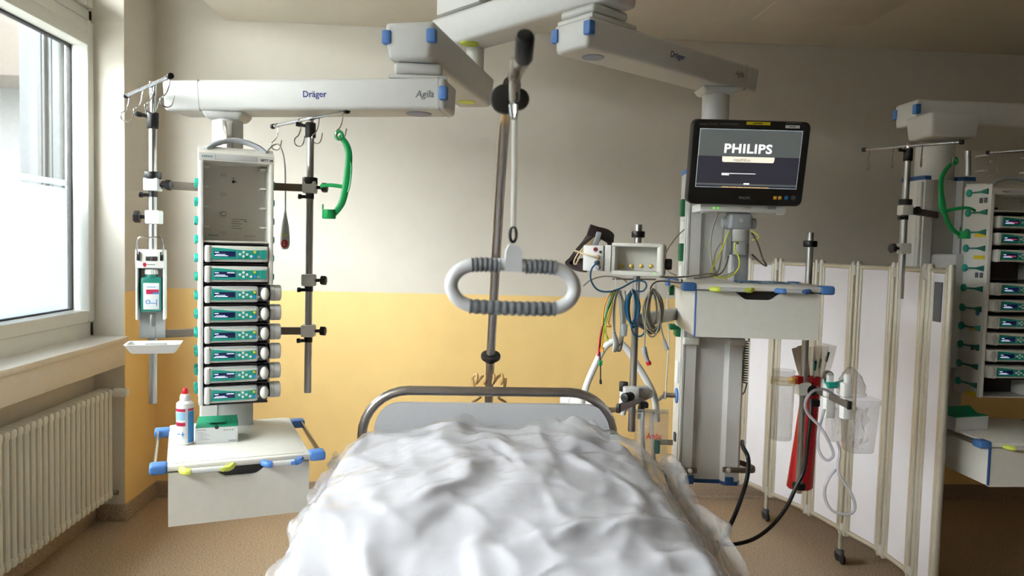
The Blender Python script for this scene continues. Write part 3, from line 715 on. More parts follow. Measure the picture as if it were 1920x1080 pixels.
# arms from the pendant column to the stands
for (px, py, Y, base, pxa, pya) in ((305, 346, 2.5, lsb, 361, 348), (305, 627, 2.5, lsb, 366, 628), (555, 352, 2.66, rsb, 520, 352), (555, 620, 2.66, rsb, 520, 622)):
    zc = at(px, py, Y).z
    a = Vector((base.x, base.y, zc)); e = Vector((pC0.x, pC0.y, zc)); d = e-a; d.z = 0
    g = G(); L = d.length; T = Matrix.Translation((a+e)/2) @ Matrix.Rotation(math.atan2(d.y, d.x), 4, 'Z')
    g.box((0, 0.0, 0), (L-0.03, 0.014, 0.026), 0.003, 2, T); PL(g, 'stand_arm', 'brownbar')
# ---------------------------------------------------------------- disinfectant dispenser on the left stand
FD = Fr(at(283, 600, 2.44), 14.0)
dz = thing('hand_disinfectant_dispenser', 'white lever dispenser with a green disinfectant bottle on the left stand', 'dispenser', FD)
def dpx(px, py, ly=0.0): return FD.px(px, py, ly)
xl, xr = dpx(257, 520)[0], dpx(307, 520)[0]; zt, zb = dpx(282, 468)[2], dpx(282, 602)[2]; zmid = dpx(282, 503)[2]
g = G(); g.bb((xl-0.004, -0.008, zmid), (xr+0.004, 0.0, zt), 0.004); g.bb((xl-0.004, -0.006, zt-0.012), (xr+0.004, 0.042, zt), 0.004)
for s, xx in ((-1, xl-0.004), (1, xr+0.004)): g.bb((xx, -0.004, zb+0.004), (xx-s*0.006, 0.042, zt), 0.002)
P(g, 'housing', 'white', dz)
g = G(); g.bb((xl, 0.038, zb-0.06), (xr, 0.043, zt-0.01), 0.001); g.bb((-0.008, 0.033, zb-0.06), (0.008, 0.039, zb+0.02), 0.002); P(g, 'back_plate', 'alu', dz)
zl0 = dpx(282, 478)[2]; zl1 = dpx(282, 446)[2]
g = G(); g.tube([(xl+0.006, -0.012, zl0), (xl+0.003, -0.02, zl0+0.02), (xl+0.01, -0.028, zl1), (0, -0.029, zl1+0.001), (xr-0.006, -0.028, zl1), (xr+0.001, -0.02, zl0+0.02), (xr-0.005, -0.012, zl0)], 0.0025, 8, sub=3); lv = P(g, 'pump_lever', 'chrome', dz)
for xx in (xl+0.005, xr-0.005):
    g = G(); g.box((xx, -0.010, zl0-0.004), (0.009, 0.01, 0.028), 0.002); P(g, 'lever_pivot', 'black', lv)
g = G(); g.box((0.003, -0.0085, dpx(282, 485)[2]), (0.034, 0.003, 0.014), 0.004); P(g, 'pump_window', 'ink', dz)
g = G(); g.cyl((0.004, -0.012, dpx(282, 485)[2]), (0.004, -0.008, dpx(282, 485)[2]), 0.005, n=10); P(g, 'pump_nozzle', 'chrome', dz)
# red hand mark: palm with five fingers
hz = dpx(282, 496)[2]; hx = dpx(272, 496)[0]
g = G(); g.cyl((hx, -0.0092, hz-0.003), (hx, -0.008, hz-0.003), 0.0042, n=12)
for k, (a, L) in enumerate(((150, 0.007), (118, 0.009), (95, 0.0095), (72, 0.009), (30, 0.007))):
    d = Vector((math.cos(math.radians(a)), 0, math.sin(math.radians(a)))); g.tube([Vector((hx, -0.0086, hz-0.003)), Vector((hx, -0.0086, hz-0.003))+d*L], 0.0011, 6, sub=0)
P(g, 'hand_mark', 'red', dz)
g = G(); g.bb((hx+0.008, -0.0088, hz-0.001), (hx+0.030, -0.008, hz+0.0012)); P(g, 'mark_print', 'inkgrey', dz)
bt, bb_ = dpx(282, 505)[2], dpx(282, 585)[2]
bo = thing('disinfectant_bottle', 'green square disinfectant bottle inside the white wall dispenser', 'bottle', Fr(FD.wd((0, 0.017, bb_)), 14.0))
hb = bt-bb_; wb = (xr-xl)-0.016
g = G(); g.box((0, 0, hb*0.41), (wb, 0.036, hb*0.82), 0.008, 3); g.cyl((0, 0, hb*0.80), (0, 0, hb*0.9), wb*0.30, wb*0.28, 24); P(g, 'body', 'teald', bo)
g = G(); g.cyl((0, 0, hb*0.88), (0, 0, hb*1.0), wb*0.31, n=24)
for k in range(20): a = 2*math.pi*k/20; g.box((math.cos(a)*wb*0.31, math.sin(a)*wb*0.31, hb*0.93), (0.003, 0.003, hb*0.09), 0.001)
P(g, 'cap', 'white', bo)
g = G(); g.bb((-wb*0.36, -0.0192, hb*0.06), (wb*0.4, -0.0178, hb*0.68), 0.001); lb_ = P(g, 'label', 'card', bo)
g = G(); g.bb((-wb*0.22, -0.0198, hb*0.42), (wb*0.38, -0.019, hb*0.53)); P(g, 'label_band', 'dred', lb_)
g = G(); g.bb((wb*0.1, -0.0204, hb*0.42), (wb*0.38, -0.0196, hb*0.46)); P(g, 'label_band', 'mblue', lb_)
g = G(); g.tube([(-wb*0.14+0.006*math.cos(a), -0.0195, hb*0.24+0.006*math.sin(a)) for a in [2*math.pi*k/12 for k in range(12)]], 0.0012, 6, closed=True, sub=0); g.bb((-0.002, -0.0198, hb*0.2), (wb*0.3, -0.019, hb*0.215)); g.bb((-wb*0.2, -0.0198, hb*0.58), (wb*0.24, -0.019, hb*0.595)); g.bb((wb*0.26, -0.0198, hb*0.14), (wb*0.3, -0.019, hb*0.3)); P(g, 'label_print', 'mblue', lb_, kind='stuff')
# drip tray
FT = Fr(at(289, 648, 2.40), 14.0)
tr_ = thing('drip_tray', 'shallow white rectangular drip tray below the disinfectant dispenser', 'tray', FT)
def rr(w_, h_, r, n=5):
    o = []
    for cx, cy_, a0 in ((w_-r, h_-r, 0), (-w_+r, h_-r, 90), (-w_+r, -h_+r, 180), (w_-r, -h_+r, 270)):
        for k in range(n): a = math.radians(a0+90*k/(n-1)); o.append((cx+r*math.cos(a), cy_+r*math.sin(a)))
    return o
def dish(g, rings):
    n = len(rings[0][0]); vs = []; fs = []
    for pts, z in rings: vs += [(x, y, z) for x, y in pts]
    for k in range(len(rings)-1):
        for i in range(n): j = (i+1) % n; fs.append((k*n+i, k*n+j, (k+1)*n+j, (k+1)*n+i))
    fs.append(tuple(range((len(rings)-1)*n, len(rings)*n))); fs.append(tuple(reversed(range(n))))
    g.add(vs, fs)
g = G(); dish(g, [(rr(0.062, 0.038, 0.012), -0.020), (rr(0.078, 0.052, 0.014), 0.006), (rr(0.080, 0.054, 0.014), 0.009), (rr(0.074, 0.048, 0.014), 0.009), (rr(0.062, 0.038, 0.012), -0.012)]); P(g, 'dish', 'white', tr_)
bk = FT.loc(FD.wd((0, 0.04, 0))); g = G(); g.bb((-0.03, 0.03, -0.004), (0.03, bk.y+0.002, 0.002)); P(g, 'tray_bracket', 'alu', tr_)
# ---------------------------------------------------------------- bottle and box on the left drawer unit
zt_ = 0.0201
p = FS.pz(347, 832, zt_)
FBt = Fr(FS.wd((p.x, p.y, zt_)), 20.0)
hbt = at(347, 727, FS.wd(p).y).z-at(347, 832, FS.wd(p).y).z
sb = thing('spray_bottle', 'white disinfectant bottle with red cap and blue label on the drawer unit', 'bottle', FBt)
R_ = 0.0255; k_ = hbt
g = G(); g.lathe([(R_-0.004, 0), (R_, 0.004), (R_, k_*0.70), (R_*0.97, k_*0.735), (R_*0.62, k_*0.775), (R_*0.60, k_*0.84), (R_*0.50, k_*0.885), (R_*0.40, k_*0.90)], n=28); P(g, 'body', 'white', sb)
g = G(); g.cyl((0, 0, k_*0.895), (0, 0, k_*0.94), R_*0.42, R_*0.40, 18, 0.001); g.cyl((0, 0, k_*0.94), (0, 0, k_), R_*0.34, R_*0.26, 18, 0.002); P(g, 'cap', 'red', sb)
def arc_patch(g, r, z0, z1, a0, a1, n=10):
    vs = []; fs = []
    for k in range(n+1):
        a = math.radians(a0+(a1-a0)*k/n)
        for z in (z0, z1): vs.append((r*math.cos(a), r*math.sin(a), z))
    for k in range(n): fs.append((2*k, 2*k+2, 2*k+3, 2*k+1))
    g.add(vs, fs)
def label_arc(n_, m_, z0, z1, a0, a1, parent, dr=0.0004):
    g = G(); arc_patch(g, R_+dr, z0, z1, a0, a1); return P(g, n_, m_, parent)
lab = label_arc('label', 'card', k_*0.12, k_*0.66, -190, -15, sb, 0.0003)
label_arc('label_band', 'dred', k_*0.60, k_*0.65, -180, -88, lab, 0.0007); label_arc('label_field', 'lblue', k_*0.45, k_*0.59, -176, -90, lab, 0.0007)
label_arc('label_band', 'dred', k_*0.345, k_*0.41, -165, -88, lab, 0.0007); label_arc('label_band', 'dred', k_*0.61, k_*0.65, -72, -20, lab, 0.0007)
label_arc('label_field', 'mblue', k_*0.05, k_*0.60, -72, -20, lab, 0.0007)
g = G()
for a0, a1, z0, z1 in ((-115, -95, 0.195, 0.212), (-107, -102, 0.16, 0.245), (-150, -122, 0.20, 0.215)): arc_patch(g, R_+0.0009, k_*z0, k_*z1, a0, a1, 4)
P(g, 'blue_mark', 'mblue', lab)
p0 = FS.pz(366, 833, zt_); p1 = FS.pz(446, 829, zt_)
FX = Fr(FS.wd(p0), 20.0-4)
q1 = FX.loc(FS.wd(p1)); bw = q1.x; bh = FX.px(366, 803)[2]; bd = 0.11
FX.o = Vector(FX.o)
bx = thing('glove_box', 'white carton with open green lid beside the bottle on drawer unit', 'box', FX)
g = G(); th = 0.0015
g.bb((0, 0, 0), (bw, th, bh)); g.bb((0, bd-th, 0), (bw, bd, bh)); g.bb((0, 0, 0), (th, bd, bh)); g.bb((bw-th, 0, 0), (bw, bd, bh)); g.bb((0, 0, 0), (bw, bd, th)); P(g, 'carton', 'card', bx)
g = G(); g.bb((0, 0.0, bh-0.001), (bw, 0.062, bh+0.001))
g.add([(0, 0.062, bh), (bw, 0.062, bh), (bw*0.97, 0.11, bh+0.012), (bw*0.03, 0.11, bh+0.012), (0, 0.0625, bh-0.001), (bw, 0.0625, bh-0.001), (bw*0.97, 0.111, bh+0.011), (bw*0.03, 0.111, bh+0.011)], [(0, 1, 2, 3), (7, 6, 5, 4), (0, 4, 5, 1), (1, 5, 6, 2), (2, 6, 7, 3), (3, 7, 4, 0)])
lid = P(g, 'lid', 'gbox', bx)
g = G(); n = 10; pts = [(bw*0.24, 0.06), (bw*0.31, 0.036), (bw*0.35, 0.03), (bw*0.63, 0.03), (bw*0.67, 0.036), (bw*0.74, 0.06)]
vs = [(x, y, bh+0.004+(0.06-y)*0.12) for x, y in pts]+[(x, y, bh+0.005+(0.06-y)*0.12) for x, y in pts]; n = len(pts)
g.add(vs, [tuple(reversed(range(n))), tuple(range(n, 2*n))]+[(i, (i+1) % n, n+(i+1) % n, n+i) for i in range(n)]); P(g, 'tear_flap', 'gbox', lid)
g = G(); g.cyl((bw*0.5, -0.0006, bh), (bw*0.5, 0.0002, bh), 0.0065, n=16); P(g, 'thumb_notch', 'ink', bx)
g = G()
g.bb((bw*0.03, -0.0006, bh*0.84), (bw*0.26, 0, bh*0.865))
for k in range(6): g.bb((bw*0.06, -0.0006, bh*(0.70-0.09*k)), (bw*(0.20+0.07*(k % 3)), 0, bh*(0.715-0.09*k)))
for k in range(4): g.bb((bw*(0.66+0.065*k), -0.0006, bh*0.77), (bw*(0.70+0.065*k), 0, bh*0.82))
g.bb((bw*0.78, -0.0006, bh*0.10), (bw*0.96, 0, bh*0.14)); P(g, 'carton_print', 'inkgrey', bx, kind='stuff')
# ---------------------------------------------------------------- nurse call remote hanging from the right stand
ph = lambda px, py, Y=2.70: at(px, py, Y)
hk = ph(521, 268)
rc = thing('call_remote', 'grey nurse call remote hanging on its cord from a hook', 'remote control', loc=hk)
def lp(px, py, Y=2.70): return ph(px, py, Y)-hk
g = G(); g.tube([lp(497, 290, 2.62), lp(506, 278, 2.66), lp(516, 271), lp(525, 274), lp(533, 300), lp(535, 340), lp(535, 398)], 0.0028, 8, sub=6); P(g, 'cord', 'lgrey', rc)
c = lp(534.5, 434)
g = G(); pr = [(0.004, 0.07), (0.006, 0.055), (0.013, 0.02), (0.0165, -0.02), (0.017, -0.045), (0.012, -0.06), (0.004, -0.064)]
g.lathe(list(reversed(pr)), (c.x, c.y, c.z), 20, sy=0.6); rb = P(g, 'handset', 'lgrey', rc)
g = G(); g.ball((c.x, c.y-0.0085, c.z-0.043), (0.0125, 0.004, 0.0155), 16); cb = P(g, 'call_button', 'red', rb)
g = G(); g.box((c.x, c.y-0.0128, c.z-0.042), (0.003, 0.0012, 0.014)); g.prism([(c.x-0.005, c.z-0.046), (c.x+0.005, c.z-0.046), (c.x, c.z-0.053)], c.y-0.0134, c.y-0.0122); P(g, 'button_mark', 'white', rb)
for dx in (-0.0045, 0.0045):
    g = G(); g.box((c.x+dx, c.y-0.0095, c.z-0.013), (0.006, 0.003, 0.008), 0.001); P(g, 'light_button', 'yel', rb)
# ---------------------------------------------------------------- green bottle carrier on the right stand
def green_carrier(label, pts, cup, cross, hole, Y, group=None, loop=None):
    o = at(pts[0][0], pts[0][1], Y); t = thing('bottle_carrier', label, 'bottle carrier', loc=o)
    L = lambda q: at(q[0], q[1], Y+(q[2] if len(q) > 2 else 0))-o
    g = G(); g.tube([L(q) for q in pts], lambda u: 0.0085+0.004*math.sin(math.pi*u), 10, sub=5, flat=(1.0, 0.55), up=(1, 0.3, 0)); P(g, 'spine', 'green', t)
    e = L(pts[0]); g = G(); g.tube([e+Vector((0.011*math.cos(a), 0, 0.013*math.sin(a)+0.002)) for a in [2*math.pi*k/14 for k in range(14)]], 0.0055, 8, closed=True, sub=0); P(g, 'hanging_eye', 'green', t)
    c_ = L(cup); g = G(); g.lathe([(0.0205, -0.016), (0.0225, -0.013), (0.022, 0.014), (0.019, 0.014), (0.0185, -0.010)], (c_.x, c_.y, c_.z), 22); g.box((c_.x-0.02, c_.y-0.004, c_.z+0.022), (0.004, 0.008, 0.018), 0.001); P(g, 'cup', 'green', t)
    g = G(); g.tube([L(q) for q in cross], 0.0065, 8, sub=5, flat=(1.2, 0.8)); P(g, 'cross_arm', 'green', t)
    if loop:
        g = G(); g.tube([L(q) for q in loop], 0.005, 8, sub=5, flat=(0.7, 1.2)); P(g, 'side_loop', 'green', t)
    return t
green_carrier('green plastic bottle carrier on the end hook, left half of photo',
    [(636, 255), (648, 268), (654, 290), (652, 322), (648, 352), (641, 380), (629, 398), (624, 402)], (617, 401), [(601, 349), (618, 347), (636, 349), (650, 352)], None, 2.5,
    loop=[(652, 298), (658, 312), (656, 340), (652, 358), (647, 356)])
# ================================================================== RIGHT PENDANT
pr_ = thing('ceiling_pendant', 'white ceiling pendant with grey column holding the lit patient monitor', 'medical pendant', loc=(pD1.x, pD1.y, zD))
WR = w2(pr_)
def PR(g, n, m, parent=None, **k):
    o = P(g, n, m, parent or pr_, **k); o.data.transform(WR); return o
g = G(); TA, LA = armbox(g, pAx, pD0, 0.17, zA, zA+0.115, 0.14, 0.12, 0.014, 0.84); ua = PR(g, 'upper_boom', 'arm')
g = G(); disc(g, (pAx.x+0.005, pAx.y-0.05), 0.036, zA); PR(g, 'axis_cover', 'lime', ua)
zt0 = zD+hD
g = G(); angD = math.atan2(pD1.y-pD0.y, pD1.x-pD0.x); TJ = Matrix.Translation((pD0.x, pD0.y, 0)) @ Matrix.Rotation(angD, 4, 'Z')
g.box((0.0, 0, (zA+zt0)/2+0.008), (0.17, 0.155, zA-zt0-0.02), 0.012, 3, TJ); g.box((0.015, 0, zt0+0.006), (0.215, 0.162, 0.016), 0.004, 2, TJ); g.cyl((pD0.x, pD0.y, zt0), (pD0.x, pD0.y, zA), 0.05, n=24); PR(g, 'boom_joint', 'arm')
g = G(); TD, LD = armbox(g, pD0, pD1, 0.17, zD, zD+hD, 0.105, 0.17, 0.013, 0.86); ld = PR(g, 'lower_boom', 'arm')
g = G(); disc(g, pD0, 0.038, zD); PR(g, 'axis_cover', 'discgrey', ld)
corner_clips(ld, TD, LD, 0.17, 0.045, PR)
g = G(); g.box((LD/2-0.085, 0, 0.0), (0.003, 0.1705, hD+0.0005), 0.0, 2, TD, taper=(1, 0.86)); PR(g, 'end_cap_seam', 'grey', ld)
x, z = xs_on(TD, -0.08, 1271, 106); o = boom_text('Dr\u00e4ger', TD, side_y(0.17, z, hD), x, z, LEAN, 0.080, 'inkblue', ld, PR, bold=0.012); o.data.transform(WR)
x, z = xs_on(TD, -0.08, 1387, 140); o = boom_text('Agila', TD, side_y(0.17, z, hD), x, z, LEAN, 0.058, 'inkgrey', ld, PR, shear=0.2, bold=0.006); o.data.transform(WR)
FC = Fr(at(1329, 908, 2.85), -6.0)
zct = FC.px(1290, 322)[2]
TCn = Matrix.Translation(FC.o) @ Matrix.Rotation(FC.rz, 4, 'Z')
g = G(); g.box((pD1.x, pD1.y, zD-0.012), (0.15, 0.135, 0.026), 0.01, 2, None, taper=(0.78, 0.8)); g.cyl((pD1.x, pD1.y, zD-0.01), (pD1.x, pD1.y, FC.o.z+zct), 0.0525, n=32); PR(g, 'support_tube', 'arm')
# column profile (plan), swept up
hw = 0.122
prof = [(-hw, 0.02), (-hw+0.012, 0.0), (-0.070, 0.0), (-0.062, 0.012), (-0.055, 0.022), (0.045, 0.022), (0.052, 0.012), (0.060, 0.0), (hw-0.012, 0.0), (hw, 0.02), (hw, 0.16), (-hw, 0.16)]
def vprism(g, poly, z0, z1, T=None):
    n = len(poly); vs = [(x, y, z0) for x, y in poly]+[(x, y, z1) for x, y in poly]
    g.add(vs, [tuple(reversed(range(n))), tuple(range(n, 2*n))]+[(i, (i+1) % n, n+(i+1) % n, n+i) for i in range(n)], T)
g = G(); vprism(g, prof, 0.012, zct, TCn); colm = PR(g, 'column', 'aluside')
g = G(); g.box((-hw-0.002, 0.06, zct/2), (0.008, 0.09, zct-0.02), 0.002, 2, TCn); g.box((-hw+0.004, 0.004, zct/2), (0.012, 0.012, zct-0.02), 0.003, 2, TCn); PR(g, 'side_strip', 'arm', colm)
g = G(); vprism(g, [(x*1.015, y-0.001) for x, y in prof], -0.002, 0.014, TCn); PR(g, 'bottom_cap', 'dblue', colm)
for xx in (-0.078, 0.078):
    g = G(); g.box((xx, -0.003, 0.016), (0.034, 0.012, 0.034), 0.004, 2, TCn); PR(g, 'cap_tab', 'dblue', colm)
g = G(); vprism(g, [(x*1.03, y-0.002) for x, y in prof], zct, zct+0.016, TCn); PR(g, 'top_cap', 'blue', colm)
zdb = FC.px(1345, 640)[2]
for xx in (-0.092, 0.086):
    g = G(); g.box((xx, -0.004, zdb-0.002), (0.064, 0.03, 0.03), 0.008, 3, TCn); PR(g, 'channel_cap', 'white2', colm)
zg = lambda py: FC.px(1275, py)[2]
for py0, py1 in ((372, 405), (456, 490)):
    g = G(); g.box((-hw-0.012, 0.05, (zg(py0)+zg(py1))/2), (0.018, 0.04, abs(zg(py0)-zg(py1))), 0.004, 2, TCn); PR(g, 'green_socket', 'gdark', colm)
for py0, py1 in ((412, 445), (497, 520), (680, 722)):
    g = G(); g.box((-hw-0.008, 0.05, (zg(py0)+zg(py1))/2), (0.016, 0.05, abs(zg(py0)-zg(py1))), 0.007, 2, TCn); PR(g, 'socket_cover', 'white', colm)
g = G(); g.box((-hw-0.012, 0.05, zg(625)), (0.03, 0.05, 0.035), 0.006, 2, TCn); g.box((-hw-0.03, 0.04, zg(615)), (0.04, 0.03, 0.022), 0.005, 2, TCn); PR(g, 'green_socket', 'gdark', colm)
g = G(); g.box((-hw-0.008, 0.05, zg(825)), (0.012, 0.03, 0.035), 0.004, 2, TCn); PR(g, 'socket_cover', 'dgrey', colm)
# bumper rails low on the column
zr = FC.px(1290, 881)[2]; zr2 = FC.px(1390, 881)[2]; zr3 = FC.px(1256, 844)[2]
g = G(); g.tube([(-0.05, -0.006, zr), (-0.15, -0.006, zr), (-0.185, 0.0, zr), (-0.195, 0.03, zr), (-0.195, 0.15, zr)], 0.008, 8, sub=4, flat=(0.5, 1.9), up=(0, 0, 1), T=TCn) if False else g.tube([(-0.05, -0.006, zr), (-0.15, -0.006, zr), (-0.185, 0.0, zr), (-0.195, 0.03, zr), (-0.195, 0.15, zr)], 0.007, 8, sub=4, flat=(1.7, 0.5), up=(0, 0, 1), T=TCn); PR(g, 'bumper_rail', 'brownbar', colm)
g = G(); g.tube([(0.05, -0.006, zr2), (0.14, -0.006, zr2), (0.172, 0.002, zr2), (0.18, 0.03, zr2), (0.15, 0.10, zr2+0.0), (0.12, 0.12, zr2)], 0.007, 8, sub=4, flat=(1.7, 0.5), up=(0, 0, 1), T=TCn); PR(g, 'bumper_rail', 'brownbar', colm)
g = G(); g.tube([(-hw, 0.12, zr3), (-0.2, 0.12, zr3)], 0.007, 8, sub=0, flat=(1.7, 0.5), up=(0, 0, 1), T=TCn); PR(g, 'bumper_rail', 'brownbar', colm)
for xx, zz in ((-0.078, zr), (0.072, zr2)):
    g = G(); g.cyl(TCn @ Vector((xx, -0.016, zz)), TCn @ Vector((xx, -0.008, zz)), 0.009, n=16, bev=0.002); PR(g, 'bolt', 'white2', colm)
# gas outlet with metal valve on the column's left side
zo_ = FC.px(1265, 746)[2]
g = G(); g.cyl(TCn @ Vector((-hw-0.001, 0.05, zo_)), TCn @ Vector((-hw-0.012, 0.05, zo_)), 0.03, n=22); PR(g, 'outlet_plate', 'blue', colm)
g = G(); a = TCn @ Vector((-hw-0.01, 0.05, zo_)); b = TCn @ Vector((-hw-0.055, 0.05, zo_)); g.cyl(a, b, 0.011, 0.009, 14); g.box(tuple(b), (0.014, 0.014, 0.03), 0.004); c = b+Vector((-0.045, 0.0, -0.035)); g.cyl(b, c, 0.008, 0.006, 12); PR(g, 'outlet_valve', 'chrome', colm)
# drawer unit
FS2 = Fr(at(1421, 546, 2.5), -6.0)
dr, drtop, drf = make_drawer(FS2, 'white drawer unit under the lit monitor, cables lying on its top', 0.418, 0.40, 0.163, topz=0.020)
g = G(); g.bb((-0.2125, -0.007, -0.163), (-0.2088, 0.008, 0.0)); P(g, 'edge_strip', 'blue', dr)
# coiled black cable behind it
zz0, zz1 = at(1399, 640, 2.86), at(1399, 718, 2.86)
g = G(); pts = [];  nT = 17
for k in range(nT*8+1):
    a = 2*math.pi*k/8; t = k/(nT*8); pts.append(Vector((zz0.x+0.011*math.cos(a), zz0.y+0.011*math.sin(a), zz0.z+(zz1.z-zz0.z)*t)))
pts = [pts[0]+Vector((0, 0, 0.08))]+pts+[at(1396, 735, 2.86), at(1390, 742, 2.88)]
g.tube(pts, 0.0026, 6, sub=0); tag(P(g, 'coiled_cable', 'cable_k'), 'black coiled cable hanging behind the drawer unit by the column', 'cable')
# ---------------------------------------------------------------- monitor
mo = at(1402, 306, 2.62)
mon = thing('patient_monitor', 'black patient monitor with lit start-up screen above the right drawer unit', 'monitor', loc=mo)
MT = Matrix.Translation(mo) @ Matrix.Rotation(math.radians(-3), 4, 'Z') @ Matrix.Rotation(math.radians(11), 4, 'X')
mon.rotation_euler = MT.to_euler('XYZ')
def onp(T, px, py, yl=0.0):
    R3 = T.to_3x3(); o = T @ Vector((0, yl, 0)); n = (R3 @ Vector((0, 1, 0))).normalized(); d = ray(px, py)
    return T.inverted() @ (CAMP+d*((o-CAMP).dot(n)/d.dot(n)))
mp = lambda px, py: onp(MT, px, py, -0.012)
def mrect(g, a, b, y0, y1, bev=0.0):
    p, q = mp(*a), mp(*b); g.bb((min(p.x, q.x), y0, min(p.z, q.z)), (max(p.x, q.x), y1, max(p.z, q.z)), bev)
def mquad(g, q, y0, y1):
    g.prism([(mp(*c).x, mp(*c).z) for c in q], y0, y1)
tl, trr, br, bl = mp(1297, 226), mp(1520, 226), mp(1506, 386), mp(1291, 384)
x0, x1 = (tl.x+bl.x)/2, (trr.x+br.x)/2; z0, z1 = (bl.z+br.z)/2, (tl.z+trr.z)/2
cx_, cz_ = (x0+x1)/2, (z0+z1)/2
pts = [(cx_+px_, cz_+pz_) for px_, pz_ in rr((x1-x0)/2, (z1-z0)/2, 0.022, 7)]
pin = [(cx_+px_*0.985, cz_+pz_*0.98) for px_, pz_ in rr((x1-x0)/2, (z1-z0)/2, 0.022, 7)]
g = G(); n = len(pts); vs = []
for (pp, yy) in ((pin, -0.012), (pts, -0.006), (pts, 0.03), ([(cx_+(a-cx_)*0.86, cz_+(b-cz_)*0.84) for a, b in pts], 0.065)): vs += [(a, yy, b) for a, b in pp]
fs = [tuple(reversed(range(n))), tuple(range(3*n, 4*n))]+[(k*n+i, k*n+(i+1) % n, (k+1)*n+(i+1) % n, (k+1)*n+i) for k in range(3) for i in range(n)]
fs = [tuple(reversed(f)) for f in fs]
g.add(vs, fs); P(g, 'casing', 'black', mon)
M['scr_top'] = mat('screen_grey', (104, 110, 110), 0.15, emit=(96, 102, 102), estr=0.55)
M['scr_bot'] = mat('screen_dark', (40, 40, 48), 0.15, emit=(50, 50, 60), estr=0.75)
M['scr_line'] = mat('screen_border', (190, 205, 210), 0.2, emit=(190, 205, 210), estr=0.8)
M['scr_white'] = mat('screen_white', (255, 255, 255), 0.2, emit=(255, 255, 255), estr=1.0)
M['scr_cream'] = mat('screen_cream', (240, 234, 214), 0.2, emit=(244, 238, 218), estr=0.9)
M['scr_amber'] = mat('screen_amber', (230, 180, 110), 0.2, emit=(230, 180, 110), estr=0.8)
M['led'] = mat('green_led', (110, 230, 60), 0.3, emit=(110, 240, 60), estr=1.2)
sa, sb_, sc_, sd = mp(1310, 243), mp(1504, 243), mp(1495, 353), mp(1306, 352)
sx0, sx1, sz0, sz1 = (sa.x+sd.x)/2, (sb_.x+sc_.x)/2, (sc_.z+sd.z)/2, (sa.z+sb_.z)/2
zm = mp(1405, 294).z; zl = mp(1405, 345).z
g = G(); g.bb((sx0, -0.0128, sz0), (sx1, -0.0115, sz1)); scr = P(g, 'screen', 'scr_line', mon)
e_ = 0.0014
g = G(); g.bb((sx0+e_, -0.0134, zm), (sx1-e_, -0.0126, sz1-e_)); P(g, 'screen_field', 'scr_top', scr)
g = G(); g.bb((sx0+e_, -0.0134, sz0+e_), (sx1-e_, -0.0126, zm)); P(g, 'screen_field', 'scr_bot', scr)
g = G(); g.bb((sx0+e_, -0.0138, zl-0.0065), (sx1-e_, -0.0132, zl)); P(g, 'screen_band', 'scr_top', scr)
c = mp(1403, 279); text('PHILIPS', 'lettering', 'scr_white', scr, c.x, -0.0136, c.z, width=0.169, height=0.033, bold=0.028, spacing=1.08)
p, q = mp(1354, 293), mp(1451, 306); hw_, hh_ = (q.x-p.x)/2, (p.z-q.z)/2
g = G(); g.prism([((p.x+q.x)/2+a, (p.z+q.z)/2+b) for a, b in [(-hw_, hh_), (hw_, hh_), (hw_-0.001, -hh_+0.004), (hw_-0.005, -hh_), (-hw_+0.005, -hh_), (-hw_+0.001, -hh_+0.004)]], -0.0142, -0.0132); nb = P(g, 'name_bar', 'scr_cream', scr)
c = mp(1391, 300); text('IntelliVue', 'lettering', 'inkgrey', scr, c.x, -0.0144, c.z, width=0.058)
g = G(); p = mp(1353, 324); zz = 0.0022
for k in range(13): g.bb((p.x+0.0093*k, -0.0142, p.z-zz), (p.x+0.0093*k+0.0085, -0.0132, p.z))
for k in range(3): g.bb((p.x+0.009*k, -0.0142, p.z-3*zz-0.001), (p.x+0.009*k+0.008, -0.0132, p.z-zz-0.001))
c = mp(1399, 345); g.bb((c.x-0.010, -0.0146, c.z-0.002), (c.x+0.010, -0.0138, c.z+0.003)); P(g, 'screen_text', 'scr_white', scr, kind='stuff')
g = G(); c = mp(1353, 350); xx = c.x
for wv in (0.027, 0.023, 0.021, 0.010, 0.016, 0.009, 0.019, 0.009, 0.016): g.bb((xx, -0.0142, c.z-0.0015), (xx+wv, -0.0132, c.z+0.001)); xx += wv+0.0022
P(g, 'screen_text', 'scr_amber', scr, kind='stuff')
c = mp(1396, 371); text('PHILIPS', 'lettering', 'inkgrey', mon, c.x, -0.0122, c.z, width=0.040, bold=0.03)
g = G(); mrect(g, (1400, 228), (1444, 235), -0.0132, -0.011); yl_ = P(g, 'yellow_label', 'yel', mon)
g = G(); mrect(g, (1412, 230.4), (1430, 232.6), -0.0138, -0.013); P(g, 'label_print', 'ink', yl_)
g = G(); mrect(g, (1473, 234.5), (1499, 241), -0.0132, -0.011); wl_ = P(g, 'white_label', 'card', mon)
c = mp(1486, 237.7); text('IV-Mess', 'lettering', 'inkgrey', wl_, c.x, -0.0134, c.z, width=0.026) if False else None
g = G(); mrect(g, (1480, 236.6), (1492, 238.8), -0.0138, -0.013); P(g, 'label_print', 'inkgrey', wl_)
for (a, b) in ((1311, 1327), (1330, 1346), (1350, 1384)):
    g = G(); mrect(g, (a, 231), (b, 234), -0.0128, -0.011); P(g, 'alarm_lamp', 'dgrey', mon)
g = G()
for k in range(6): mrect(g, (1474+5*k, 229.5), (1477.5+5*k, 231.5), -0.0126, -0.011)
P(g, 'model_print', 'inkgrey', mon, kind='stuff')
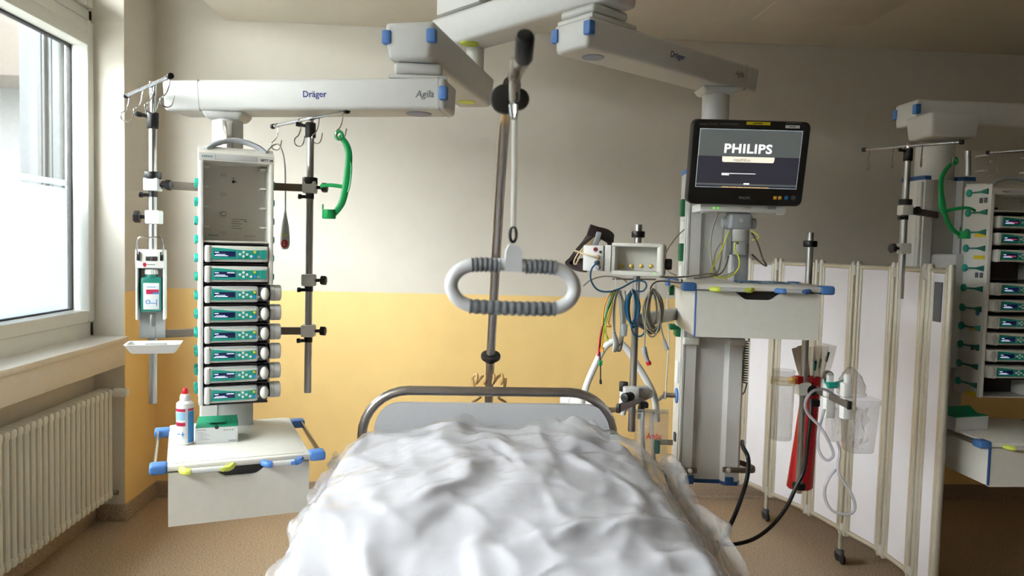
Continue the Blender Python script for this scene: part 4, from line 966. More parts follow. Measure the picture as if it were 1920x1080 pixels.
for (px, mm) in ((1453, 'orange'), (1462, 'orange'), (1474, 'keyb'), (1487, 'dgrey'), (1496, 'black')):
    g = G(); c = mp(px, 371)
    if px < 1480: g.box((c.x, -0.0125, c.z), (0.012, 0.003, 0.012), 0.002)
    else: g.cyl((c.x, -0.015, c.z), (c.x, -0.011, c.z), 0.008, n=18)
    if px == 1462: g.box((c.x, -0.0137, c.z), (0.006, 0.002, 0.006), 0.001)
    P(g, 'monitor_key', mm, mon)
# monitor base, swivel and post
FB = Fr(at(1394, 392, 2.66), -4.0)
ms = thing('monitor_mount', 'light grey swivel mount and post under the black monitor', 'monitor mount', FB)
u = lambda px, py, ly=0.0: FB.px(px, py, ly)
xa, xb = u(1313, 392).x, u(1474, 392).x
g = G(); g.bb((xa, 0.0, u(1394, 398).z), (xb, 0.13, u(1394, 384).z), 0.003); g.box((xb-0.02, 0.02, u(1394, 399).z), (0.03, 0.03, 0.008), 0.001); g.box((xa+0.02, 0.02, u(1394, 399).z), (0.02, 0.03, 0.006), 0.001); base = P(g, 'base_tray', 'white', ms)
c = u(1338, 390); g = G(); g.cyl((c.x, -0.003, c.z), (c.x, 0.002, c.z), 0.0035, n=12); P(g, 'power_light', 'led', base)
c = u(1346, 390); g = G(); g.cyl((c.x, -0.003, c.z), (c.x, 0.002, c.z), 0.0028, n=12); P(g, 'power_light', 'led', base)
c = u(1398, 390); g = G(); g.box((c.x, -0.0005, c.z), (0.04, 0.002, 0.008), 0.0005); P(g, 'slot_cover', 'lgrey', base)
c = u(1447, 390); g = G(); g.box((c.x, -0.0005, c.z), (0.032, 0.002, 0.010), 0.0005); P(g, 'slot_cover', 'grey', base)
zA_, zB_, zC_, zD_, zE_ = [u(1392, q).z for q in (399, 431, 453, 478, 524)]
xm = u(1392, 415).x
g = G(); g.box((xm, 0.05, (zA_+zB_)/2), (0.088, 0.075, zA_-zB_), 0.014, 3); g.cyl((xm-0.062, 0.045, (zA_+zB_)/2-0.006), (xm+0.062, 0.045, (zA_+zB_)/2-0.006), 0.02, n=20, bev=0.004); sw = P(g, 'tilt_head', 'grey', ms)
g = G(); c = u(1392, 413); g.cyl((xm, 0.008, c.z), (xm, 0.014, c.z), 0.0085, n=18, bev=0.002); P(g, 'head_cap', 'lgrey', sw)
g = G(); g.cyl((xm, 0.05, zC_), (xm, 0.05, zB_+0.002), 0.040, n=28, bev=0.002); g.cyl((xm+0.004, 0.05, zD_), (xm+0.004, 0.05, zC_-0.002), 0.038, 0.038, 28, 0.004); P(g, 'swivel_cylinder', 'lgrey', ms)
g = G(); g.prism([(xm-0.048, zB_), (xm-0.034, zB_), (xm-0.030, zD_+0.012), (xm-0.052, zD_-0.022)], 0.02, 0.05); g.box((xm+0.004, 0.008, (zC_+zD_)/2), (0.026, 0.014, zC_-zD_-0.004), 0.003); P(g, 'side_bracket', 'grey', ms)
g = G(); g.box((xm+0.012, 0.055, (zD_+zE_)/2), (0.05, 0.04, zD_-zE_+0.02), 0.004); P(g, 'post', 'grey', ms)
g = G(); g.cyl((xm-0.014, 0.0, zC_-0.006), (xm-0.014, 0.012, zC_-0.006), 0.005, n=6); P(g, 'earth_bolt', 'chrome', ms)
# ---------------------------------------------------------------- cables around the mount and on the drawer unit
def cable(label, strands, name='cable', group=None, cat='cable'):
    """strands: (material, radius, [(px, py, depth)...]); the first strand is the thing's own mesh origin"""
    o = at(*strands[0][2][0]); t = thing(name, label, cat, loc=o, group=group)
    for (m_, r, pts) in strands:
        g = G(); g.tube([at(*p)-o for p in pts], r, 7, sub=6); P(g, 'strand', m_, t)
    return t
cable('yellow and green earth wire hanging beside the monitor mount', [('cable_y', 0.0028, [(1367, 432, 2.66), (1357, 458, 2.65), (1345, 485, 2.63), (1333, 510, 2.60), (1338, 519, 2.56), (1366, 519, 2.55), (1384, 505, 2.56), (1386, 486, 2.56), (1379, 470, 2.6), (1379, 456, 2.63), (1385, 454, 2.64)])])
cable('pair of grey cables dropping from the monitor tray onto the drawer unit', [('cable_g', 0.0030, [(1347, 398, 2.70), (1336, 430, 2.70), (1332, 470, 2.70), (1338, 505, 2.66), (1348, 520, 2.6), (1380, 508, 2.58), (1384, 504, 2.6)]), ('cable_g', 0.0032, [(1363, 398, 2.70), (1355, 440, 2.69), (1352, 480, 2.66), (1345, 510, 2.58), (1325, 514, 2.54), (1300, 517, 2.52), (1268, 520, 2.50), (1238, 519, 2.50)]), ('cable_g', 0.0030, [(1366, 480, 2.70), (1362, 495, 2.66), (1352, 512, 2.6), (1330, 519, 2.55), (1302, 522, 2.53)]), ('cable_g', 0.0028, [(1352, 455, 2.72), (1341, 475, 2.71), (1339, 500, 2.68), (1345, 515, 2.62)])])
cable('dark cable looping out right of the monitor mount', [('cable_d', 0.0032, [(1409, 436, 2.66), (1420, 455, 2.66), (1430, 485, 2.65), (1437, 498, 2.65), (1428, 494, 2.66), (1410, 477, 2.70)]), ('cable_y', 0.0022, [(1407, 434, 2.66), (1417, 437, 2.65), (1423, 444, 2.65), (1418, 449, 2.66), (1410, 450, 2.67)])])
g = G(); 
def packet(u_, v): return FS2.wd((-0.035+0.185*u_, 0.12+0.10*v, 0.0215+0.008*abs(math.sin(7*u_+3*v))*(0.4+0.6*u_*(1-u_))+0.004*math.sin(11*v)))
g.grid(packet, 22, 10); g.grid(lambda a, b: packet(1-a, b)-Vector((0, 0, 0.0012)), 22, 10)
M['bluepack'] = mat('blue_printed_film', (120, 160, 200), 0.25, var=0.35, scale=40)
tag(P(g, 'blue_packet', 'bluepack'), 'flat blue and white packet lying on the right drawer unit', 'packet')
# ---------------------------------------------------------------- module rack pole left of the column
pt, pb_ = at(1196, 421, 2.56), at(1186, 745, 2.56)
mpole = thing('equipment_pole', 'chrome pole with black collar carrying the white module rack', 'pole', loc=pb_)
H = pt.z-pb_.z
g = G(); g.cyl((0, 0, -0.12), (0, 0, H), 0.0125, n=20); P(g, 'tube', 'steel', mpole)
zc = at(1196, 440, 2.56).z-pb_.z
g = G(); g.cyl((0, 0, zc-0.010), (0, 0, zc+0.012), 0.023, n=24, bev=0.003); P(g, 'stop_ring', 'black', mpole)
za = at(1240, 596, 2.7).z-pb_.z
e = FC.wd((-hw, 0.08, 0))-pb_
g = G(); d = Vector((e.x, e.y, 0)); T = Matrix.Translation((d.x/2, d.y/2, za)) @ Matrix.Rotation(math.atan2(d.y, d.x), 4, 'Z'); g.box((0, 0, 0), (d.length, 0.03, 0.046), 0.004, 2, T); P(g, 'support_arm', 'lgrey', mpole)
# rail with clamps at its foot
A = at(1160, 770, 2.42)-pb_; B = at(1221, 734, 2.68)-pb_; A.z = B.z = (A.z+B.z)/2
g = G(); d = B-A; T = Matrix.Translation((A+B)/2) @ Matrix.Rotation(math.atan2(d.y, d.x), 4, 'Z'); g.box((0, 0, 0), (d.length, 0.012, 0.027), 0.002, 2, T); rl = P(g, 'rail', 'alu', mpole)
g = G(); g.box((-d.length/2-0.004, 0, 0), (0.01, 0.015, 0.03), 0.003, 2, T); P(g, 'rail_cap', 'black', rl)
for px, py, Y, wd_ in ((1183, 736, 2.52, 0.05), (1205, 735, 2.6, 0.045)):
    c = at(px, py, Y)-pb_; g = G(); g.box((c.x, c.y, c.z), (wd_, 0.045, 0.04), 0.006, 2); P(g, 'rail_clamp', 'lgrey', mpole)
c = at(1174, 744, 2.46)-pb_; g = G(); g.cyl((c.x+0.02, c.y+0.01, c.z), (c.x-0.012, c.y-0.02, c.z), 0.016, n=18, bev=0.004); P(g, 'clamp_knob', 'black', mpole)
c = at(1213, 759, 2.58)-pb_; g = G(); g.box((c.x-0.012, c.y, c.z), (0.03, 0.03, 0.02), 0.004); g.cyl((c.x-0.02, c.y, c.z-0.05), (c.x-0.02, c.y, c.z-0.005), 0.012, n=12); P(g, 'bag_clip', 'dgrey', mpole)
c = at(1195, 767, 2.5)-pb_; 
# small white flask with black cap
c = at(1168, 762, 2.60); hh = at(1168, 716, 2.60).z-c.z
fl = thing('suction_regulator', 'white cylinder with black cap clamped beside the equipment pole', 'regulator', loc=c)
g = G(); g.lathe([(0.009, -0.03), (0.014, -0.012), (0.014, hh*0.28), (0.011, hh*0.34), (0.013, hh*0.40), (0.0135, hh*0.62)], n=20); P(g, 'body', 'white', fl)
g = G(); g.cyl((0, 0, hh*0.62), (0, 0, hh), 0.0155, n=22, bev=0.002); P(g, 'cap', 'black', fl)
g = G(); g.box((0.016, 0, hh*0.1), (0.03, 0.014, 0.018), 0.002); P(g, 'clip', 'lgrey', fl)
# ---------------------------------------------------------------- module rack with open front
FMR = Fr(at(1145, 520, 2.50), -20.0)
mr = thing('module_rack', 'white module rack with open recess and four round gold contacts', 'module rack', FMR)
ux = lambda px, py, ly=0.0: FMR.px(px, py, ly)
W_ = ux(1238, 500).x; H_ = ux(1195, 456).z; zb_ = ux(1195, 518).z
th = 0.013; dp_ = 0.085
g = G(); g.bb((0, dp_-0.006, zb_), (W_, dp_, H_), 0.001); P(g, 'back_panel', 'white2', mr)
g = G(); g.bb((0, 0, H_-th), (W_, dp_, H_), 0.004, 3); P(g, 'top_panel', 'white2', mr)
g = G(); g.bb((0, 0, zb_), (W_, dp_, zb_+th+0.004), 0.004, 3); P(g, 'bottom_panel', 'white2', mr)
g = G(); g.bb((0, 0.002, zb_), (0.012, dp_, H_), 0.002); P(g, 'side_panel', 'white2', mr)
g = G(); g.bb((W_-th, 0, zb_), (W_+0.012, dp_, H_), 0.010, 3); P(g, 'side_panel', 'white2', mr)
for k, px in enumerate((1166, 1184, 1202.5, 1221)):
    c = ux(px, 499, dp_-0.007); g = G(); g.cyl((c.x, dp_-0.012, c.z), (c.x, dp_-0.005, c.z), 0.0068, n=18, bev=0.001); q = P(g, 'contact', 'gold', mr)
    g = G(); g.cyl((c.x, dp_-0.015, c.z), (c.x, dp_-0.010, c.z), 0.0026, n=10); P(g, 'contact_pin', 'keyy', q)
c = ux(1228, 513); g = G(); g.cyl((c.x, -0.002, c.z), (c.x, 0.004, c.z), 0.002, n=8); P(g, 'status_light', 'led', mr)
g = G(); g.cyl((W_+0.012, 0.05, ux(1250, 496).z), (W_+0.034, 0.05, ux(1250, 496).z), 0.019, n=22, bev=0.004); P(g, 'clamp_knob', 'black', mr)
g = G(); cpx = FMR.loc((pb_.x, pb_.y, FMR.o.z)); g.box((cpx.x, (cpx.y+dp_)/2+0.002, H_/2), (0.04, abs(cpx.y-dp_)+0.004, 0.04), 0.004); P(g, 'pole_clamp', 'lgrey', mr)
# measuring module on its left
xm0, xm1, xm2 = ux(1094, 490).x, ux(1132, 490).x, -0.001
mm_ = thing('measuring_module', 'white measuring module with plugged cables, left end of the module rack', 'module', Fr(FMR.wd((0, 0, 0)), -20.0))
zt_m = ux(1113, 460).z; zb_m = ux(1113, 508).z
g = G(); g.bb((xm0, -0.012, zb_m), (xm1, dp_, zt_m), 0.004, 2); g.bb((xm1+0.002, -0.004, zb_m-0.002), (xm2, dp_, zt_m+0.002), 0.003, 2); P(g, 'case', 'white', mm_)
for (px, py, r, m_, L_) in ((1116.5, 467.5, 0.0078, 'dred', 0.004), (1126, 472.5, 0.005, 'dgrey', 0.004), (1121, 482, 0.0075, 'cream', 0.022), (1120, 492.5, 0.0085, 'dgrey', 0.02), (1121.5, 501.5, 0.0085, 'grey', 0.024)):
    c = ux(px, py, -0.012); g = G(); g.cyl((c.x, -0.012-L_, c.z), (c.x, -0.010, c.z), r*0.9, r, 16, 0.001)
    o = P(g, 'connector' if L_ > 0.01 else 'socket', m_, mm_)
    if L_ < 0.01: g = G(); g.cyl((c.x, -0.0175, c.z), (c.x, -0.0155, c.z), r*0.45, n=12); P(g, 'socket_hole', 'ink', o)
# ---------------------------------------------------------------- blood pressure cuff
Yc = 2.60
co = at(1104, 430, Yc); cu = thing('blood_pressure_cuff', 'black fabric blood pressure cuff slung behind the measuring module', 'cuff', loc=co)
def cp(px, py, dy=0.0): return at(px, py, Yc+dy)-co
def strip(g, mid, wid, th=0.005, sub=8):
    """bent fabric strip: mid = [(px,py,dy)], wid = half width vector along the strip"""
    C = smooth_path([cp(*p) for p in mid], sub); Wd = smooth_path([Vector(p) for p in wid], sub); N = len(C); vs = []; fs = []
    for i in range(N):
        t = (C[min(i+1, N-1)]-C[max(i-1, 0)]).normalized(); nn = t.cross(Wd[i]).normalized()*th
        vs += [C[i]-Wd[i]-nn, C[i]+Wd[i]-nn, C[i]+Wd[i]+nn, C[i]-Wd[i]+nn]
    for i in range(N-1):
        for k in range(4): l = (k+1) % 4; fs.append((i*4+k, i*4+l, i*4+4+l, i*4+4+k))
    fs += [(0, 3, 2, 1), ((N-1)*4, (N-1)*4+1, (N-1)*4+2, (N-1)*4+3)]; g.add(vs, fs)
g = G(); strip(g, [(1104, 431, -0.01), (1122, 436, 0), (1138, 442, 0.01), (1148, 452, 0.03), (1141, 462, 0.06)], [(0.004, -0.01, 0.017), (0.004, 0, 0.019), (0.004, 0.01, 0.02), (0.006, 0.02, 0.02), (0.004, 0.02, 0.02)]); P(g, 'flap', 'cuff', cu)
g = G(); strip(g, [(1124, 444, 0.03), (1108, 443, 0.03), (1092, 457, 0.02), (1076, 482, 0.01), (1067, 492, 0.0), (1078, 497, -0.01), (1098, 497, -0.02)], [(0.0, 0.02, 0.012), (0.004, 0.03, 0.012), (0.012, 0.03, 0.010), (0.016, 0.03, 0.006), (0.012, 0.03, 0.004), (0.0, 0.03, 0.014), (0.0, 0.03, 0.02)], 0.006); P(g, 'sleeve', 'cuff', cu)
g = G(); c = cp(1119, 448, 0.0); g.box((c.x, c.y, c.z), (0.018, 0.03, 0.05), 0.003, 2, Matrix.Translation(c) @ Matrix.Rotation(0.22, 4, 'Y') @ Matrix.Translation(-c)); P(g, 'grey_block', 'grey', cu)
cable('cream cable coiled inside the black cuff, plugged into the measuring module', [('cream', 0.0026, [(1121, 482, 2.45), (1108, 479, 2.46), (1094, 476, 2.50), (1079, 470, 2.52), (1081, 474, 2.54), (1090, 472, 2.55), (1104, 458, 2.56), (1114, 446, 2.57)]), ('cream', 0.0026, [(1114, 447, 2.56), (1098, 460, 2.54), (1082, 478, 2.53), (1076, 492, 2.53), (1080, 494, 2.53), (1092, 474, 2.54), (1112, 450, 2.56)]), ('cream', 0.0024, [(1112, 452, 2.56), (1096, 468, 2.54), (1084, 486, 2.53), (1080, 496, 2.53)])])
# ---------------------------------------------------------------- hanging bundles
g_hooks = [(1150, 540, 2.52), (1192, 540, 2.52), (1226, 540, 2.54)]
hb = thing('hook_rail', 'thin wire hooks below the module rack, cables hung on them', 'hook rail', loc=at(1188, 523, 2.55))
o_ = at(1188, 523, 2.55)
g = G(); g.tube([at(1148, 523, 2.55)-o_, at(1228, 524, 2.57)-o_], 0.003, 6, sub=0); P(g, 'wire', 'chrome', hb)
for (px, py, Y) in g_hooks:
    g = G(); g.tube([at(px+4, 522, 2.55)-o_, at(px+4, py, 2.54)-o_, at(px+2, py+10, 2.52)-o_, at(px-6, py+10, 2.49)-o_, at(px-8, py+2, 2.48)-o_], 0.0022, 6, sub=4); P(g, 'hook', 'white', hb)
def loops(cx, top, bot, wdt, n, Y, rnd, spread=0.02):
    out = []
    for k in range(n):
        a = rnd.uniform(0.55, 1.0)*wdt/2; b = top+rnd.uniform(-2, 3); c = bot-rnd.uniform(0, 0.22)*(bot-top); dx = rnd.uniform(-0.12, 0.12)*wdt; y = Y+rnd.uniform(-spread, spread)
        out.append([(cx+dx*0.3, b, y), (cx+dx-a*0.8, b+(c-b)*0.22, y-0.01), (cx+dx-a, b+(c-b)*0.6, y), (cx+dx-a*0.35, c, y+0.005), (cx+dx+a*0.5, c-2, y+0.01), (cx+dx+a, b+(c-b)*0.55, y+0.01), (cx+dx+a*0.7, b+(c-b)*0.2, y), (cx+dx*0.3+1.5, b+1, y)])
    return out
rnd = random.Random(3)
bl_ = cable('coiled dark blue cable hanging from the middle hook below the module rack', [('cable_b' if k % 3 else 'cable_b2', 0.0030, p) for k, p in enumerate(loops(1186, 544, 618, 28, 6, 2.50, rnd))]+[('cable_b', 0.003, [(1120, 492, 2.44), (1109, 505, 2.44), (1108, 525, 2.44), (1120, 543, 2.45), (1142, 547, 2.46), (1165, 540, 2.47), (1190, 527, 2.48), (1208, 528, 2.48), (1212, 537, 2.48), (1205, 546, 2.49), (1192, 545, 2.50)]), ('cable_b', 0.003, [(1188, 600, 2.50), (1184, 615, 2.5), (1190, 628, 2.5), (1202, 630, 2.5), (1209, 620, 2.5), (1200, 612, 2.5)])])
o_ = Vector(bl_.location); c = at(1199, 609, 2.50)-o_; e = at(1222, 627, 2.50)-o_
g = G(); g.tube([c, c+(e-c)*0.45, e], lambda u: 0.0085*(1-0.6*u), 10, sub=4, flat=(1, 0.6)); P(g, 'finger_clip', 'dgrey', bl_)
gr_ = cable('bundle of grey cables hanging from the right hook below the module rack', [('cable_g', 0.0030, p) for p in loops(1225, 542, 630, 34, 8, 2.50, rnd)]+[('cable_g', 0.0026, [(1218, 545, 2.48), (1211, 590, 2.48), (1209, 630, 2.48), (1208, 652, 2.48)]), ('cable_g', 0.0026, [(1236, 590, 2.50), (1241, 620, 2.50), (1246, 640, 2.50)]), ('cable_d', 0.0026, [(1218, 545, 2.50), (1225, 532, 2.50), (1240, 527, 2.50), (1275, 530, 2.46), (1278, 524, 2.45)])])
o_ = Vector(gr_.location)
g = G(); g.tube([at(1208, 650, 2.48)-o_, at(1209, 662, 2.48)-o_, at(1216, 680, 2.48)-o_], lambda u: 0.0075+0.004*math.sin(math.pi*min(1, u*1.2)), 12, sub=4, flat=(1, 0.75)); pg = P(g, 'plug', 'grey', gr_)
g = G(); g.tube([at(1215, 678, 2.479)-o_, at(1217.5, 684, 2.479)-o_], 0.0085, 12, sub=0); P(g, 'plug_tip', 'red', pg)
g = G(); g.tube([at(1245, 636, 2.5)-o_, at(1248, 646, 2.5)-o_, at(1251, 656, 2.5)-o_], lambda u: 0.0045+0.003*u, 10, sub=3); P(g, 'plug', 'grey', gr_)
ec = cable('multicoloured lead set with clips hanging from the left hook below the rack', [
    ('cable_o', 0.0026, [(1152, 543, 2.50), (1138, 560, 2.49), (1131, 590, 2.48), (1130, 630, 2.48), (1128, 652, 2.48)]),
    ('cable_y', 0.0026, [(1154, 543, 2.50), (1143, 570, 2.49), (1135, 600, 2.48), (1131, 630, 2.48), (1129, 652, 2.48)]),
    ('cable_y', 0.0024, [(1150, 545, 2.50), (1146, 575, 2.49), (1137, 605, 2.48), (1136, 625, 2.48), (1140, 640, 2.48)]),
    ('red', 0.0022, [(1153, 544, 2.50), (1141, 575, 2.49), (1127, 620, 2.48), (1121, 668, 2.48)]),
    ('cable_k', 0.0022, [(1155, 545, 2.50), (1133, 600, 2.48), (1125, 650, 2.48), (1126, 690, 2.48), (1126, 716, 2.48)]),
    ('green', 0.0022, [(1151, 545, 2.50), (1136, 590, 2.48), (1133, 615, 2.48), (1140, 635, 2.48)]),
    ('cable_o', 0.0024, [(1150, 546, 2.50), (1147, 580, 2.5), (1141, 605, 2.49), (1146, 612, 2.49), (1138, 612, 2.49)]),
    ('cable_w', 0.0026, [(1149, 544, 2.50), (1139, 570, 2.49), (1134, 600, 2.48), (1136, 612, 2.48)])])
o_ = Vector(ec.location)
for (px, py, m_) in ((1129, 655, 'cable_o'), (1126, 680, 'green')):
    c = at(px, py, 2.475)-o_; g = G(); g.box((c.x, c.y, c.z+0.004), (0.014, 0.008, 0.006), 0.002); g.box((c.x-0.004, c.y, c.z-0.004), (0.005, 0.008, 0.012), 0.002); g.box((c.x+0.004, c.y, c.z-0.004), (0.005, 0.008, 0.012), 0.002); P(g, 'lead_clip', m_, ec)
g = G(); g.tube([at(1126, 712, 2.48)-o_, at(1126.5, 720, 2.48)-o_], 0.0042, 8, sub=0); P(g, 'lead_end', 'cable_k', ec)
g = G(); g.tube([at(1124, 655, 2.48)-o_, at(1121, 667, 2.48)-o_], 0.004, 8, sub=0); P(g, 'lead_sleeve', 'red', ec)
wh = cable('white and light grey sensor cables looped beside the multicoloured leads', [('cable_w' if k % 2 else 'cable_g', 0.0027, p) for k, p in enumerate(loops(1158, 543, 655, 24, 5, 2.52, rnd))]+[('cable_g', 0.0024, [(1164, 545, 2.52), (1168, 580, 2.52), (1170, 606, 2.52)]), ('cable_g', 0.0024, [(1172, 545, 2.52), (1175, 580, 2.52), (1172, 606, 2.52)]), ('cable_g', 0.0022, [(1094, 536, 2.45), (1110, 524, 2.47), (1135, 518, 2.5), (1165, 522, 2.52), (1176, 530, 2.52)])])
o_ = Vector(wh.location)
c = at(1171, 619, 2.52)-o_; g = G(); g.box((c.x, c.y, c.z), (0.02, 0.012, 0.044), 0.005, 3, None, taper=(0.75, 0.9)); P(g, 'sensor_plug', 'grey', wh)
g = G(); g.tube([at(1150, 622, 2.5)-o_, at(1155, 645, 2.5)-o_, at(1151, 660, 2.5)-o_], lambda u: 0.008+0.007*math.sin(math.pi*u), 12, sub=4, flat=(1, 0.5)); P(g, 'sensor_clip', 'white', wh)
# white corrugated hose looped behind, white cord from the green socket to the gas valve
hs = thing('breathing_hose', 'white hose arching behind the cables beside the equipment pole', 'hose', loc=at(1100, 722, 2.72)); o_ = Vector(hs.location)
g = G(); g.tube([at(*p)-o_ for p in [(1090, 760, 2.72), (1100, 722, 2.72), (1118, 680, 2.72), (1135, 650, 2.71), (1155, 640, 2.70), (1173, 652, 2.70), (1195, 685, 2.70), (1216, 720, 2.70), (1228, 750, 2.70), (1231, 790, 2.70)]], 0.0125, 12, sub=8); P(g, 'tube', 'white', hs)
cable('thin white cord from the green socket down to the valve', [('cable_w', 0.0026, [(1257, 545, 2.80), (1252, 556, 2.80), (1251, 590, 2.80), (1254, 640, 2.80), (1251, 690, 2.80), (1248, 735, 2.80), (1247, 748, 2.83)]), ('cable_g', 0.0022, [(1283, 430, 2.84), (1262, 452, 2.80), (1248, 478, 2.74), (1250, 505, 2.70), (1268, 517, 2.62)])])
c = at(1259, 545, 2.80); g = G(); g.box((c.x, c.y, c.z), (0.02, 0.02, 0.035), 0.004); tag(P(g, 'green_plug', 'gdark'), 'dark green plug on the white cord, left of right drawer unit', 'plug')
# white cylinder behind the bed's head rail
a, b = at(1056, 748, 2.90), at(1128, 772, 2.78)
cy_ = thing('cylinder_device', 'white cylindrical device behind the bed head rail, lying sideways', 'device', loc=a)
d = (b-a); q = d.to_track_quat('Z', 'Y').to_matrix().to_4x4(); L = d.length
g = G(); g.lathe([(0.022, 0), (0.031, 0.006), (0.034, 0.02), (0.034, L*0.26)], n=26, T=q); P(g, 'end_cap', 'white', cy_)
g = G(); g.lathe([(0.0335, L*0.265), (0.036, L*0.28), (0.036, L*0.9), (0.034, L)], n=26, T=q); P(g, 'barrel', 'white', cy_)
g = G(); g.lathe([(0.030, L), (0.026, L+0.03), (0.020, L+0.032)], n=22, T=q); P(g, 'collar', 'cream', cy_)
g = G(); eb = at(1186, 765, 2.78)-a; g.tube([d, d+(eb-d)*0.5+Vector((0, 0.01, 0.0)), eb], 0.011, 10, sub=4); P(g, 'bracket_arm', 'cream', cy_)
# clear bag with red print hanging from the rail clip
bo_ = at(1222, 775, 2.56); bg_ = thing('clear_bag', 'clear plastic bag with red lettering hanging below the equipment pole', 'bag', loc=bo_)
bx0 = (at(1191, 800, 2.56)-bo_).x; bx1 = (at(1253, 800, 2.56)-bo_).x; bz1 = (at(1222, 768, 2.56)-bo_).z; bz0 = (at(1222, 935, 2.56)-bo_).z
def bagf(sgn):
    def f(u, v):
        x = bx0+(bx1-bx0)*u; z = bz0+(bz1-bz0)*v
        puff = math.sin(math.pi*u)**0.6*math.sin(math.pi*min(1, v*1.02))**0.5 if 0 < u < 1 and 0 < v < 0.98 else 0
        nz = noise.noise(Vector((x*40, z*22, sgn*3.0)))
        return (x+0.004*noise.noise(Vector((z*30, sgn, 2))), sgn*(0.018*puff+0.009*nz*puff), z)
    return f
g = G(); g.grid(bagf(-1), 26, 44); P(g, 'front_film', 'bag', bg_)
g = G(); g.grid(lambda u, v: bagf(1)(1-u, v), 26, 44); P(g, 'back_film', 'bag', bg_)
g = G()
for dz in (0.0, -0.011): g.bb((bx0, -0.0018, bz1+dz-0.003), (bx1, 0.0018, bz1+dz)); 
P(g, 'zip_strip', 'cable_w', bg_)
tx = at(1225, 817, 2.535)-bo_; text('Ambu', 'lettering', 'red', bg_, tx.x, -0.031, tx.z, width=0.055, height=0.022, shear=0.15, bold=0.012)
for px, m_ in ((1204, 'grey'), (1222, 'hose')):
    g = G(); g.tube([at(px+2, 772, 2.56)-bo_, at(px, 800, 2.56)-bo_, at(px+3, 850, 2.56)-bo_, at(px+8, 890, 2.56)-bo_], 0.007, 10, sub=5); P(g, 'content_tube', m_, bg_)
c = at(1238, 838, 2.56)-bo_; g = G(); g.box((c.x-0.012, 0.0, c.z), (0.022, 0.012, 0.05), 0.005); P(g, 'content_piece', 'teald', bg_)
# ================================================================== BED
YH = 2.6
h0, h1 = at(670, 850, YH), at(1160, 850, YH)
bx_c = (h0.x+h1.x)/2
bed = thing('hospital_bed', 'hospital bed with steel tube head rail and grey head panel', 'bed', loc=(bx_c, YH, 0))
bl = lambda px, py, Y=YH: at(px, py, Y)-Vector((bx_c, YH, 0))
rt = bl(915, 734)                                    # centre line of the top rail
xl_, xr_ = bl(679, 800).x, bl(1150, 800).x
zt_r = rt.z
g = G()
pts = [(xl_, 0, 0.40), (xl_, 0, 0.72), (xl_, 0, zt_r-0.17)]
for k in range(9):
    a = math.pi-math.pi/2*k/8; pts.append((xl_+0.16+0.16*math.cos(a), 0, zt_r-0.16+0.16*math.sin(a)))
for k in range(9):
    a = math.pi/2-math.pi/2*k/8; pts.append((xr_-0.16+0.16*math.cos(a), 0, zt_r-0.16+0.16*math.sin(a)))
pts += [(xr_, 0, zt_r-0.17), (xr_, 0, 0.72), (xr_, 0, 0.40)]
g.tube(pts, 0.0165, 16, sub=0); P(g, 'head_rail', 'bedsteel', bed)
pa, pb2 = bl(703, 760), bl(1146, 760); zp_ = bl(900, 756).z
prf = []
for cx__, a0 in ((pb2.x-0.09, 0), (pa.x+0.09, 90)):
    for k in range(8): a = math.radians(a0+90*k/7); prf.append((cx__+0.09*math.cos(a), zp_-0.09+0.09*math.sin(a)))
prf = [(pb2.x, 0.45)]+prf+[(pa.x, 0.45)]
g = G(); g.prism(prf, -0.012, 0.012); P(g, 'head_panel', 'bedpanel', bed)
for sx, px in ((1, 697), (-1, 1150)):
    c = bl(px, 822); g = G(); g.box((c.x, -0.004, c.z), (0.03, 0.04, 0.034), 0.004); g.box((c.x-sx*0.018, 0, c.z), (0.03, 0.02, 0.016), 0.002); P(g, 'panel_clip', 'white', bed)
g = G(); g.bb((-0.44, -2.05, 0.50), (0.44, -0.03, 0.56), 0.006); P(g, 'mattress_base', 'lgrey', bed)
g = G(); g.bb((-0.44, -2.03, 0.562), (0.44, -0.05, 0.70), 0.03, 3); P(g, 'mattress', 'white2', bed)
for x in (-0.38, 0.38):
    for y in (-0.12, -1.9):
        g = G(); g.bb((x-0.025, y-0.025, 0.13), (x+0.025, y+0.025, 0.50), 0.004); lg = P(g, 'leg', 'lgrey', bed)
        g = G(); g.cyl((x-0.014, y, 0.062), (x+0.014, y, 0.062), 0.062, n=22, bev=0.006); g.bb((x-0.02, y-0.02, 0.06), (x+0.02, y+0.02, 0.14), 0.004); P(g, 'castor', 'dgrey', lg)
